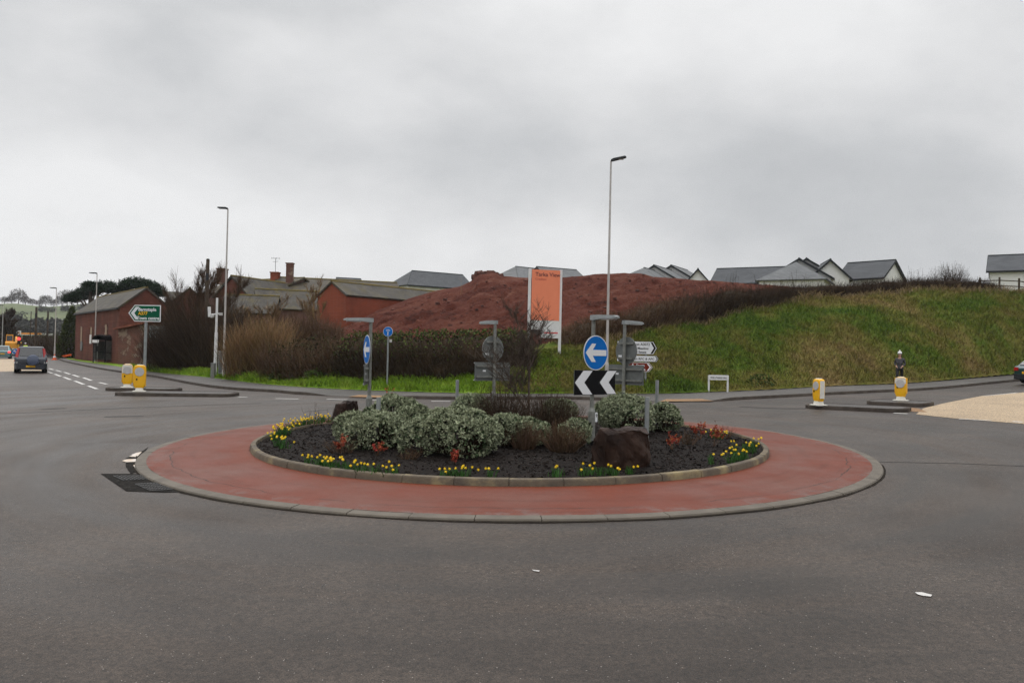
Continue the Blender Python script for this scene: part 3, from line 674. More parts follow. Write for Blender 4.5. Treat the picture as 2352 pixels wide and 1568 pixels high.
seam([(-60, 951), (60, 948), (200, 941), (330, 935), (480, 930), (600, 926)], .12); seam([(1930, 1062), (2060, 1061), (2200, 1064), (2400, 1072)], .05); seam([(700, 945), (760, 940), (830, 936)], .10); seam([(1700, 934), (1790, 938), (1850, 938)], .35); seam([(95, 940), (150, 937)], .35); seam([(240, 957), (330, 955)], .3)
struct(mb.build('road_seam', mat('bitumen_seam', (.014, .0125, .011), (.026, .022, .019), 9, .6, spec=.2)))
def kerb_slab(name, lbl, pts_near, depth, m_top, rz=0):
    """raised refuge: near edge pts in pixels, carried back by depth"""
    a, b_ = px(pts_near); d = (b_ - a); d.z = 0; Ln = d.length; d.normalize(); n = Vector((-d.y, d.x, 0))
    if n.y < 0: n = -n
    h = .135; r = min(.45, depth * .45)
    poly = []
    for (cx, cy, a0) in ((r, r, 180), (Ln - r, r, 270), (Ln - r, depth - r, 0), (r, depth - r, 90)):
        for i in range(6):
            t_ = R(a0 + 90 * i / 5); poly.append((cx + r * math.cos(t_), cy + r * math.sin(t_)))
    W_ = [a + d * p[0] + n * p[1] for p in poly]; cc = a + d * Ln / 2 + n * depth / 2
    base = Vector((cc.x, cc.y, float(G(cc.x, cc.y)))); th_ = thing(name, lbl, 'traffic island', base, group='kerbed traffic islands')
    k_ = MB(); shrink = lambda s: [cc + (p - cc) * s for p in W_]
    rings = []
    for s, o_ in ((1.0, -.05), (1.0, h - .02), (.985, h), (.93, h), (.93, 0)):
        rings.append([(p.x, p.y, float(G(p.x, p.y)) + o_) for p in ([cc + (q - cc) * s for q in W_])])
    k_.loft([list(r_) for r_ in rings], cap=False); k_.build('kerb', M_kerb_far, th_, world=True, smooth=40)
    t2 = MB(); t2.add([(p.x, p.y, float(G(p.x, p.y)) + h - .012) for p in [cc + (q - cc) * .935 for q in W_]], [tuple(range(len(W_)))]); t2.build('infill', m_top, th_, world=True)
    return a, d, n, h
ISL = [kerb_slab('traffic_island', 'long kerbed island nearer the camera, in the left road mouth under the front bollard', [(254, 908.5), (528, 912)], 1.5, M_pave),
       kerb_slab('traffic_island', 'rear kerbed island in the left road mouth behind the nearer one', [(232, 897), (393, 900.5)], 1.3, M_pave),
       kerb_slab('traffic_island', 'low kerbed island in front of the buff surfacing at the right road mouth', [(1840, 937.5), (2074, 948.5)], 1.2, M_pave),
       kerb_slab('traffic_island', 'short kerbed island under the bollard that hides the walker', [(1980, 928.5), (2116, 935.5)], 1.4, M_pave)]
mb = MB(); flat_poly(mb, px([(1965, 930), (2110, 938), (2130, 947), (2060, 944)]), .010); struct(mb.build('tactile_paving', M_tact))
mb = MB(); flat_poly(mb, px([(262, 902), (300, 900), (396, 903.5), (420, 906), (300, 906)]), .010); struct(mb.build('tactile_paving', mat('worn_brown_surfacing', (.10, .075, .05), (.14, .10, .06), 4, .8)))

# ------------------------------------------------------------------ illuminated bollards
def bollard(p, yaw, lbl, H=1.10, white_top=False, w=.20, sides=True):
    t_ = thing('traffic_bollard', lbl, 'bollard', p, yaw, 'illuminated traffic bollards')
    b0 = MB(); b0.loft([[(sx * x, sy * y, z) for sx, sy in ((-1, -1), (1, -1), (1, 1), (-1, 1))] for x, y, z in ((.25, .2, 0), (.25, .2, .035), (.15, .12, .05), (.13, .10, .16))]); b0.build('base', M_bolW, t_)
    d_ = .125
    def ring(z, s, dd): return [(-w * s, -d_ * dd, z), (w * s, -d_ * dd, z), (w * s * 1.0, d_ * dd, z), (-w * s, d_ * dd, z)]
    z0 = .15
    prof_ = [(z0, .72, .8), (z0 + .10, .9, .95), (z0 + .2, .96, 1), (.60, 1, 1)]
    bd = MB(); bd.loft([ring(*q) for q in prof_] + [ring(H - .14, .98, 1), ring(H - .06, .90, .97), ring(H - .015, .74, .85), ring(H, .5, .6)])
    ob_ = bd.build('housing', M_bolY, t_); bv = ob_.modifiers.new('bevel', 'BEVEL'); bv.width = .02; bv.segments = 2; bv.limit_method = 'ANGLE'
    for s in (-1, 1):     # white translucent sides
        sd_ = MB(); sd_.box((s * (w + .002), 0, .52 + H * .06), (.010, d_ * 1.5, H * .66)); sd_.build('side_panel', M_bolW if sides else M_bolY, t_)
    if white_top:
        fp = MB(); fp.loft([[(-w * s, -d_ * 1.04, z), (w * s, -d_ * 1.04, z), (w * s, -d_ * .5, z), (-w * s, -d_ * .5, z)] for z, s in ((.66, .985), (H - .14, .965), (H - .055, .89), (H - .02, .75))]); fp.build('face_panel', M_bolW, t_)
    dk = MB(); y_ = -d_ - .012; z_ = H - .05 - w
    dk.cyl((0, y_ + .02, z_), (0, y_ - (.004 if not white_top else .012), z_), .80 * w, .78 * w, 28); dk.build('sign_disc', M_bolG, t_)
    lb = MB(); lb.box((-.1, -d_ - .006, .52), (.055, .012, .07)); lb.build('asset_plate', M_black, t_)
    cp = MB(); cp.loft([ring(H + .002, .5, .6), ring(H + .02, .42, .5)]); cp.build('cap', M_bolW, t_)
    return t_
def isl_at(i, u, v): p = U(u, v, ISL[i][3] - .012); return p
bollard(isl_at(0, 320, 899), R(17), 'yellow traffic bollard with a grey disc on the nearer left island', 1.12, w=.235, sides=False)
bollard(isl_at(1, 292, 889.8), R(17), 'yellow traffic bollard with a white upper face, behind another bollard', 1.06, True, w=.22, sides=False)
bollard(isl_at(2, 1880, 931), R(-74), 'yellow bollard turned half away on the low right island', .97)
bollard(isl_at(3, 2069, 920), R(-38), 'yellow bollard with white rounded top standing in front of the walker', .90, True, sides=False)

# ------------------------------------------------------------------ island signs
def arrow_poly(s):   # left pointing arrow, s = half width
    q = [(-1, 0), (-.42, .62), (-.02, .62), (-.33, .20), (1, .20), (1, -.20), (-.33, -.20), (-.02, -.62), (-.42, -.62)]
    return [(x * s, y * s) for x, y in q]
def MX(o_, rx=0): return Matrix.Translation(o_) @ Matrix.Rotation(rx, 4, 'X')
def keep_left(p, yaw, lbl, chev=True, plate=False, H=2.72, cy=0):
    """local: the sign faces -y, the luminaire reaches out over the face"""
    t_ = thing('keep_left_sign', lbl, 'road sign', p, yaw, 'lit arrow signs on the roundabout')
    po = MB(); po.cyl((0, 0, -.2), (0, 0, .72), .082, .082, 14); po.cyl((0, 0, .72), (0, 0, .80), .082, .048, 14); po.cyl((0, 0, .80), (0, 0, H), .045, .042, 12)
    po.build('post', M_steel_d, t_, smooth=40)
    if plate:
        pl = MB(); pl.box((.055, -.086, .60), (.062, .012, .20), ); q_ = pl.build('number_plate', M_signwht, t_)
        tx = MB(); text_mesh(tx, '9', .10, MX((.055, -.094, .60), R(90)), 'CENTER'); tx.build('lettering', M_black, q_)
        sb = MB(); sb.cyl((0, 0, -.02), (0, 0, .10), .092, .092, 14); sb.build('root_sleeve', M_black, t_)
    lm = MB(); lm.loft([[(-w, y, z0), (w, y, z0), (w * .9, y, z1), (-w * .9, y, z1)] for y, w, z0, z1 in ((.06, .055, H - .03, H + .07), (-.06, .07, H - .04, H + .075), (-.30, .08, H - .01, H + .07), (-.62, .085, H - .015, H + .055), (-.70, .06, H - .005, H + .03))])
    l_ = lm.build('luminaire', M_steel, t_, smooth=30)
    ls = MB(); ls.box((0, -.45, H - .025), (.12, .36, .02)); ls.build('lens', M_bolG, l_)
    zc = 1.98; fy = -.075
    dk = MB(); dk.cyl((0, fy, zc), (0, fy - .012, zc), .375, .375, 40); d_ = dk.build('sign_disc', M_grey_back, t_)
    fr = MB(); fr.cyl((0, fy - .011, zc), (0, fy - .016, zc), .374, .374, 40); fr.build('rim', M_signwht, d_)
    bl = MB(); bl.cyl((0, fy - .015, zc), (0, fy - .020, zc), .354, .354, 40); bl.build('blue_face', M_signblue, d_)
    ar = MB(); ar.prism(arrow_poly(.315), .005, MX((0, fy - .019, zc), R(90))); ar.build('arrow', M_signwht, d_)
    for z in (zc + .2, zc - .2): br = MB(); br.box((0, -.045, z), (.5, .05, .045)); br.build('bracket', M_steel_d, t_)
    if chev:
        w, h = 1.245, .525; z2 = 1.345
        bd = MB(); bd.box((0, fy, z2), (w, .012, h)); c_ = bd.build('chevron_board', M_grey_back, t_); c_.rotation_euler = (0, 0, R(cy))
        fa = MB(); fa.box((0, fy - .010, z2), (w - .002, .008, h - .002)); fa.build('black_face', M_signblk, c_)
        ch = MB(); hh = h / 2 - .012
        for x0 in (-w / 2 + .012, -w / 2 + .012 + .745):
            wd = .275; t1 = .245
            ch.prism([(x0, 0), (x0 + t1, hh), (x0 + t1 + wd, hh), (x0 + wd + .0, 0), (x0 + t1 + wd, -hh), (x0 + t1, -hh)], .005, MX((0, fy - .013, z2), R(90)))
        ch.build('chevrons', M_signwht, c_)
        for z in (z2 + .15, z2 - .15): b2 = MB(); b2.box((0, -.045, z), (1.16, .05, .045)); b2.build('bracket', M_steel_d, c_)
        st_ = MB(); st_.box((.3, fy + .009, z2 + .02), (.10, .006, .05)); st_.build('sticker', M_signwht, c_)
    st_ = MB(); st_.box((.21, fy + .003, zc - .14), (.12, .006, .055)); st_.build('sticker', M_signwht, d_)
    return t_
def on_soil(u, y): k, q = ray(u, 900); return Vector((k * y, y, float(soil_z(k * y, y))))
keep_left(on_soil(1360, 17.8), R(40), 'blue keep left arrow sign above a black and white chevron board, facing the camera', plate=True)
keep_left(on_soil(848, 21.3), R(-67), 'blue arrow sign seen nearly edge on over the left shrubs', cy=-19)
keep_left(on_soil(1134, 23.4), R(180 + 38), 'back of an arrow sign and chevron board behind the bare tree')
keep_left(on_soil(1432, 22.0), R(180 - 50), 'back of an arrow sign and chevron board right of the blue sign')

def marker(u, y, ztop, lbl):
    p = on_soil(u, y); t_ = thing('marker_post', lbl, 'post', p, 0, 'plain steel posts on the roundabout'); h = ztop - p.z
    m_ = MB(); m_.cyl((0, 0, -.1), (0, 0, h - .012), .047, .047, 14); m_.build('shaft', M_steel, t_, smooth=40)
    c_ = MB(); c_.cyl((0, 0, h - .012), (0, 0, h), .050, .044, 14); c_.build('cap', M_steel_d, t_)
marker(870, 17.6, A(870, 912, 17.6).z, 'short steel post sticking up through the front left shrub')
marker(1050, 23.9, A(1050, 872, 23.9).z, 'short steel post on the far side of the island by the road edge')
marker(1487, 17.2, A(1487, 911, 17.2).z, 'short steel post rising behind the big rock')
marker(1509, 22.8, A(1509, 873, 22.8).z, 'short blue grey post beyond the right hand shrub')

# rocks
def rock(name, lbl, c, dims, seed, rz=0):
    import bmesh
    r_ = np.random.default_rng(seed)
    base = [(-.50, -.26, .62), (-.36, -.46, .60), (.12, -.48, .655), (.48, -.30, .56), (.52, .28, .56), (.10, .45, .62), (-.38, .40, .63), (-.20, .05, .67), (.15, .0, .67), (-.52, -.28, -.2), (-.30, -.50, -.2), (.18, -.50, -.2), (.47, -.28, -.2), (.50, .3, -.2), (-.45, .42, -.2), (.56, -.08, .26), (-.10, -.57, .30), (-.56, .05, .32), (.30, -.50, .12)]
    bm = bmesh.new()
    for q in base: bm.verts.new([q[i] + r_.normal(0, .038) for i in range(3)])
    bmesh.ops.convex_hull(bm, input=bm.verts[:]); bmesh.ops.subdivide_edges(bm, edges=bm.edges[:], cuts=9, use_grid_fill=True); bmesh.ops.triangulate(bm, faces=bm.faces[:]); bm.normal_update()
    P = np.array([v.co[:] for v in bm.verts]); Nn = np.array([v.normal[:] for v in bm.verts])
    d = (fbm(P[:, 0] * 4 + P[:, 2] * 2.5, P[:, 1] * 4 - P[:, 2] * 3, seed, 5) - .48) * .17 + np.round((fbm(P[:, 2] * 3.2 + P[:, 0] * 1.1, P[:, 0] * .9 + P[:, 1], seed + 4, 2)) * 5) / 5 * .07 - .03
    P = (P + Nn * d[:, None]) * np.array(dims)
    for v, q in zip(bm.verts, P): v.co = q
    me = bpy.data.meshes.new(name); bm.to_mesh(me); bm.free(); me.materials.append(M_rock)
    me.polygons.foreach_set('use_smooth', [True] * len(me.polygons)); me.set_sharp_from_angle(angle=R(24))
    o_ = bpy.data.objects.new(name, me); COL.objects.link(o_); o_.location = c; o_.rotation_euler = (0, 0, rz); return tag(o_, lbl, 'rock')
p = on_soil(1431, 15.1); rock('rock', 'large dark wet boulder at the front of the planted island', p + Vector((.02, .15, 0)), (.88, .88, 1.04), 19, R(6))
p = on_soil(797, 22.0); rock('rock', 'small dark boulder half hidden by the left shrub', p, (.58, .55, .95), 5, R(70))
mb = MB()

# ------------------------------------------------------------------ planting on the island
def dome_pts(n, w, d, h, seed, low=.12):
    r_ = np.random.default_rng(seed); th_ = r_.uniform(0, 2 * np.pi, n); cz = r_.uniform(-.05, 1, n) ** .9; cz = np.nan_to_num(cz)
    sr = np.sqrt(np.maximum(0, 1 - cz ** 2)); D = np.stack([sr * np.cos(th_), sr * np.sin(th_), cz], 1)
    bump_ = .48 + .98 * fbm(D[:, 0] * 2.4 + seed, D[:, 1] * 2.4 + D[:, 2] * 2.1, seed, 3)
    P = D * bump_[:, None] * np.array([w / 2, d / 2, h * .92]); P[:, 2] = np.maximum(P[:, 2], 0) + low * h * .6
    return P, D
def lobed_pts(n, w, d, h, seed, sc=1.0):
    """points on the outside of a heap of overlapping rounded lobes, with their outward directions"""
    r_ = np.random.default_rng(seed); k = max(4, int(3 + w * 4.2)); C = []
    for i in range(k):
        a = r_.uniform(0, 6.283); q = math.sqrt(r_.random()) * .62; rr = r_.uniform(.19, .33) * (w + d) / 2 * (1 - .25 * q)
        hz = h * (1 - .55 * q * q) * r_.uniform(.72, 1.0)
        C.append((q * w / 2 * math.cos(a), q * d / 2 * math.sin(a), max(.04, hz - rr * .85), rr))
    C.append((0, 0, h * .45, h * .52)); C = np.array(C); P = []; D = []
    while sum(len(p) for p in P) < n:
        m = n; j = r_.integers(0, len(C), m); dd = unit(r_.normal(size=(m, 3)) + np.array([0, 0, .25])); rad = C[j, 3] * sc * (.86 + .28 * fbm(dd[:, 0] * 3 + j, dd[:, 2] * 3 + dd[:, 1] * 2, seed, 3)); p = C[j, :3] + dd * rad[:, None] * np.array([1, 1, .85])
        dist = np.linalg.norm((p[:, None] - C[None, :, :3]) / np.array([1, 1, .85]), axis=2) / (C[None, :, 3] * sc); ok = (dist.min(1) > .80) & (p[:, 2] > .02) & (r_.random(m) < np.clip(.35 + p[:, 2] / h, 0, 1))
        P.append(p[ok]); D.append(dd[ok])
    return np.concatenate(P)[:n], np.concatenate(D)[:n]
def leafy_shrub(u, y, w, d, h, seed, lbl, n=900, name='evergreen_shrub'):
    n = int(n * 1.5); p = on_soil(u, y); t_ = thing(name, lbl, 'shrub', p, 0, 'grey green leafy shrubs on the roundabout'); r_ = np.random.default_rng(seed)
    P, D = lobed_pts(n, w, d, h, seed); P = P - D * r_.uniform(-.03, .07, (n, 1)); parts = []
    for k in range(8):        # each shoot is a rosette of leaves
        a = unit(r_.normal(size=(n, 3))); a = unit(a - D * (a * D).sum(1, keepdims=True))
        Dir = unit(unit(D + np.array([0, 0, .45])) * r_.uniform(.3, 1.0, (n, 1)) + a)
        parts.append(leaf_quads(P + Dir * .006, Dir, r_.uniform(.045, .085, n), r_.uniform(.018, .032, n)))
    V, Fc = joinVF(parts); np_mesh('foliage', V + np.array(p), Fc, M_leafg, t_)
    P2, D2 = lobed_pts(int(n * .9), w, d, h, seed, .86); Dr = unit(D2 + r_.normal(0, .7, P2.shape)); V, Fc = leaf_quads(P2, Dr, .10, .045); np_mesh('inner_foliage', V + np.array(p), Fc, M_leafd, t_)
    m_ = int(110 * w); a = r_.uniform(0, 6.28, m_); tip, td = lobed_pts(m_, w, d, h, seed, .97)
    P0 = np.stack([.12 * np.cos(a), .12 * np.sin(a), np.zeros(m_)], 1); P1 = tip * np.array([.7, .7, .35])
    V, Fc = ribbons([P0, P1, tip], .022, .007); np_mesh('stems', V + np.array(p), Fc, M_twig_d, t_)
    return t_
leafy_shrub(1040, 16.3, 2.15, 1.6, 1.0, 101, 'big rounded grey green shrub at the front of the island', 1500)
leafy_shrub(862, 17.4, 1.95, 1.5, .80, 102, 'wide grey green shrub behind the red leaved plants, pierced by a steel post', 1150)
leafy_shrub(905, 20.3, 1.7, 1.4, .92, 103, 'grey green shrub between the left arrow sign and the big front shrub', 850)
leafy_shrub(1215, 17.6, 1.25, 1.0, .62, 104, 'low loose grey green shrub among brown stems left of the chevron post', 420)
leafy_shrub(955, 17.8, 1.3, 1.1, .82, 109, 'grey green shrub filling the gap behind the two front shrubs', 620)
leafy_shrub(1168, 17.2, 1.0, .8, .74, 110, 'narrow grey green shrub touching the right side of the biggest shrub', 420)
leafy_shrub(1520, 20.6, 1.1, 1.0, .72, 111, 'low grey green shrub at the right end of the shrub bank beyond the rock', 480)
leafy_shrub(1452, 20.0, 2.1, 1.6, 1.0, 105, 'rounded grey green shrub behind the big rock', 1300)
leafy_shrub(1085, 20.2, 1.1, 1.0, 1.0, 106, 'grey green shrub partly behind the largest front shrub', 520)
leafy_shrub(1285, 22.6, 1.5, 1.1, .62, 107, 'pale shrub at the far side of the island behind brown stems', 560)
leafy_shrub(1325, 17.4, .8, .7, .60, 108, 'small grey green shrub beside the steel sign post', 260)
def twig_shrub(u, y, w, d, h, n, seed, lbl, m_, name='bare_shrub', cat='shrub', wd=.010, fn=None, base=None, group='bare brown shrubs on the roundabout', core=None, up=.6):
    p = base if base is not None else on_soil(u, y)
    r_ = np.random.default_rng(seed); a = r_.uniform(0, 6.28, n); q = np.sqrt(r_.uniform(0, 1, n))
    P0 = np.stack([.25 * w * q * np.cos(a), .25 * d * q * np.sin(a), np.zeros(n)], 1)
    hh = h * r_.uniform(.45, 1.0, n) * (1 - .35 * q ** 2)
    P2 = np.stack([w / 2 * q * np.cos(a) + r_.normal(0, .05 * w, n), d / 2 * q * np.sin(a) + r_.normal(0, .05 * d, n), hh], 1)
    P1 = P0 * .45 + P2 * .55 + r_.normal(0, .03 * w, (n, 3)); P1[:, 2] = hh * up
    V, Fc = ribbons([P0, P1, P2], wd, wd * .35); parts = [(V, Fc)]
    k = n * 2; j = r_.integers(0, n, k); s = r_.uniform(.35, 1, k)[:, None]; B = np.where(s < .55, P0[j] + (P1[j] - P0[j]) * s / .55, P1[j] + (P2[j] - P1[j]) * (s - .55) / .45)
    E = B + unit(r_.normal(size=(k, 3)) + np.array([0, 0, .9])) * r_.uniform(.1, .3, (k, 1)) * h * .7
    parts.append(ribbons([B, (B + E) / 2 + r_.normal(0, .01, B.shape), E], wd * .55, wd * .25))
    V, Fc = joinVF(parts); o_ = np_mesh(name, V, Fc, m_); o_.location = p
    return tag(o_, lbl, cat, group)
twig_shrub(1150, 18.6, 1.4, 1.1, 1.34, 800, 201, 'dense dark bare shrub left of the bare tree trunk', M_twig_d)
twig_shrub(1262, 18.1, 1.5, 1.0, 1.26, 900, 202, 'dense dark bare shrub right of the bare tree trunk', M_twig_d)
twig_shrub(1205, 16.9, .8, .6, .66, 330, 203, 'reddish brown bare shrub at the right edge of the big front shrub', M_twig)
twig_shrub(1295, 16.6, 1.0, .7, .70, 420, 204, 'reddish brown bare shrub between the tree and the sign post', M_twig)
twig_shrub(722, 21.6, .62, .6, .66, 16, 205, 'thin leafless shrub beside the daffodils at the left', M_twig, wd=.012)
twig_shrub(765, 22.4, .55, .5, .50, 26, 206, 'small leafless shrub just left of the half hidden boulder', M_twig)
twig_shrub(788, 16.4, .8, .5, .34, 70, 207, 'low brown shrub under the wide left shrub', M_twig)
twig_shrub(942, 15.6, .55, .4, .28, 60, 208, 'low brown shrub below the corner of the biggest shrub', M_twig)
twig_shrub(1582, 18.2, .6, .5, .35, 60, 209, 'low brown shrub between two copper leaved plants', M_twig)
twig_shrub(1662, 19.5, .7, .5, .35, 70, 210, 'low brown shrub beside the right hand daffodils', M_twig)
twig_shrub(1320, 20.8, .8, .6, .75, 70, 211, 'wispy red stemmed shrub under the chevron board', M_twig)
def copper(u, y, w, h, seed, lbl):
    p = on_soil(u, y); t_ = thing('copper_leaved_shrub', lbl, 'shrub', p, 0, 'copper leaved shrubs'); r_ = np.random.default_rng(seed); n = 9
    P0 = np.zeros((n, 3)); a = r_.uniform(0, 6.28, n); hh = h * r_.uniform(.45, 1, n); P2 = np.stack([w / 2 * np.cos(a) * r_.uniform(.2, 1, n), w / 2 * np.sin(a) * r_.uniform(.2, 1, n), hh], 1); P1 = P2 * np.array([.6, .6, .5])
    V, Fc = ribbons([P0, P1, P2], .012, .005); np_mesh('stems', V + np.array(p), Fc, M_twig, t_)
    k = 190; j = r_.integers(0, n, k); s = r_.uniform(.15, 1, k)[:, None]; B = P1[j] * (1 - s) + P2[j] * s
    V, Fc = leaf_quads(B, r_.normal(size=(k, 3)) + np.array([0, 0, .5]), r_.uniform(.035, .065, k), .035); np_mesh('leaves', V + np.array(p), Fc, M_leafr, t_)
copper(868, 16.0, .55, .26, 301, 'copper leaved shrub below the wide left shrub')
copper(786, 16.3, .35, .38, 302, 'upright copper leaved shrub at the left end of the front shrubs')
copper(1047, 14.9, .26, .28, 303, 'small red leaved shrub in front of the biggest shrub')
copper(1546, 17.1, .55, .48, 304, 'copper leaved shrub nearest the big rock')
copper(1610, 19.0, .55, .48, 305, 'farther copper leaved shrub near the right edge of the bed')
copper(1641, 18.0, .50, .56, 306, 'tallest copper leaved shrub at the right of the bed')
copper(895, 22.6, .35, 1.0, 307, 'tall red twigged shrub showing above the left shrubs')
# daffodils
def daff(x, y, nf, h, seed, lbl, grp):
    t_ = thing('daffodil_clump', lbl, 'flowers', (x, y, float(soil_z(x, y))), 0, grp); r_ = np.random.default_rng(seed)
    n = 14 + nf * 3; P0 = np.concatenate([r_.normal(0, .05, (n, 2)), np.zeros((n, 1))], 1); hh = h * r_.uniform(.5, .95, n)
    ln = r_.normal(0, .3, (n, 2)) * hh[:, None]; P1 = P0 + np.concatenate([ln * .35, hh[:, None] * .6], 1); P2 = P0 + np.concatenate([ln, hh[:, None]], 1)
    LV = ribbons([P0, P1, P2], .017, .006)
    stm = []
    for i in range(nf):
        mb_ = MB()
        hp = Vector((r_.normal(0, .12), r_.normal(0, .12), h * r_.uniform(.7, 1.15))); fa = Vector((r_.normal(0, .6), -1, r_.normal(.1, .25))).normalized()
        a = fa.orthogonal().normalized(); b_ = fa.cross(a)
        stm.append((hp.x * .5, hp.y * .5, 0, *(hp - fa * .02)))
        for k in range(6):
            c_, s_ = math.cos(k * 1.047), math.sin(k * 1.047); c2, s2 = math.cos(k * 1.047 + .4), math.sin(k * 1.047 + .4); c3, s3 = math.cos(k * 1.047 - .4), math.sin(k * 1.047 - .4)
            mb_.add([hp, hp + (a * c3 + b_ * s3) * .018, hp + (a * c_ + b_ * s_) * .029 - fa * .003, hp + (a * c2 + b_ * s2) * .018], [(0, 1, 2, 3)])
        mb_.cyl(hp, hp + fa * .026, .009, .014, 7); mb_.build('flower', M_daff, t_)
    q_ = np.array(stm); V, Fc = joinVF([LV, ribbons([q_[:, :3], (q_[:, :3] + q_[:, 3:]) / 2, q_[:, 3:]], .008, .006)]); np_mesh('leaves', V + np.array(t_.location), Fc, M_daffl, t_)
sd_ = 400
def daff_row(pxs, nf, h, lbl, grp):
    global sd_
    for u, v in pxs:
        q = U(u, v, 0, soil_z); sd_ += 1; daff(q.x, q.y, nf if isinstance(nf, int) else int(rng.integers(*nf)), h, sd_, lbl, grp)
daff_row([(632, 1012), (641, 1025), (650, 1030), (636, 1002), (645, 996), (655, 1000), (652, 992), (664, 988), (672, 984), (681, 985), (690, 980), (700, 977), (709, 977), (720, 973), (730, 974), (741, 969), (752, 971), (763, 971)], (4, 8), .22,
         'clump in the dense curving row of yellow daffodils along the left kerb', 'daffodils in the dense left row')
daff_row([(709, 1068), (733, 1071), (743, 1073), (761, 1077), (772, 1080), (789, 1080), (803, 1084), (823, 1087), (836, 1087), (863, 1090), (748, 1076)], (2, 5), .19,
         'clump in the front row of yellow daffodils below the wide left shrub', 'daffodils in the front row')
daff_row([(893, 1092), (908, 1091), (1018, 1095), (1038, 1095), (1052, 1096), (1063, 1096)], (2, 4), .16, 'sparse clump of yellow daffodils in front of the biggest shrub', 'sparse daffodils below the biggest shrub')
daff_row([(1125, 1097), (1280, 1094), (1272, 1096), (1337, 1092), (1352, 1091), (1377, 1092), (1397, 1091), (1412, 1092), (1446, 1088)], (1, 4), .17, 'sparse clump of yellow daffodils at the foot of the big rock', 'sparse daffodils by the big rock')
daff_row([(1686, 1044), (1695, 1058), (1703, 1052), (1711, 1036), (1722, 1040), (1729, 1041), (1730, 1030), (1712, 1058), (1637, 1066), (1680, 1063)], (1, 5), .20, 'clump of yellow daffodils near the right hand kerb of the bed', 'daffodils at the right kerb')
daff_row([(1640, 1006), (1652, 1008)], (3, 5), .18, 'clump of yellow daffodils behind the copper leaved plants', 'daffodils behind the copper shrubs')

# bare trees ------------------------------------------------------------------------
def bare_tree(base, H, spread, seed, lbl, m_, levels=4, r0=.06, nb=(3, 5), clear=.18, name='bare_tree', group=None, tips=10, tw=.010, part_names=('trunk', 'crown'), droop=0.0, lean=(0, 0)):
    t_ = thing(name, lbl, 'tree', base, 0, group); r_ = random.Random(seed); tr = MB(); segs = []
    def grow(p, d, ln, r, lev):
        n = 3; pts = [p]; rs = [r]
        for i in range(n):
            d = (d + Vector((r_.gauss(0, .10), r_.gauss(0, .10), r_.gauss(.05, .06)))).normalized(); p = p + d * ln / n; pts.append(p); rs.append(max(r * (1 - .55 * (i + 1) / n), .003))
        if lev >= levels - 1: segs.append((pts, rs))
        else: (tr if lev == 0 else cr).tube(pts, rs, 6 if lev < 2 else 4)
        if lev < levels:
            for k in range(r_.randint(*nb)):
                s = r_.uniform(clear if lev == 0 else .2, 1.0); i = min(n - 1, int(s * n)); q = pts[i].lerp(pts[i + 1], s * n - i)
                ax = Vector((r_.gauss(0, 1), r_.gauss(0, 1), 0)).normalized(); ang = r_.uniform(.35, .85)
                nd = (d * math.cos(ang) + ax * math.sin(ang) * spread + Vector((0, 0, .25))).normalized()
                grow(q, nd, ln * r_.uniform(.45, .72) * (1.0 if lev else 1 - .35 * s), rs[i] * .6, lev + 1)
    cr = MB(); grow(Vector((0, 0, -.1)), Vector((lean[0], lean[1], 1)).normalized(), H * .62, r0, 0)
    tr.build(part_names[0], m_, t_, smooth=60)
    if cr.v: cr.build('limbs', m_, t_, smooth=60)
    if segs:
        K = len(segs[0][0]); P = [np.array([s[0][i] for s in segs]) + np.array(base) for i in range(K)]
        V1 = ribbons(P, tw, tw * .4); V2 = ribbons(P, tw, tw * .4); V, Fc = joinVF([V1, V2]); np_mesh(part_names[1], V, Fc, m_, t_)
    return t_
bare_tree(on_soil(1210, 19.0), 3.3, 1.5, 21, 'small bare tree in the middle of the planted island', M_bark, 4, .036, (6, 8), .08, tw=.0085)
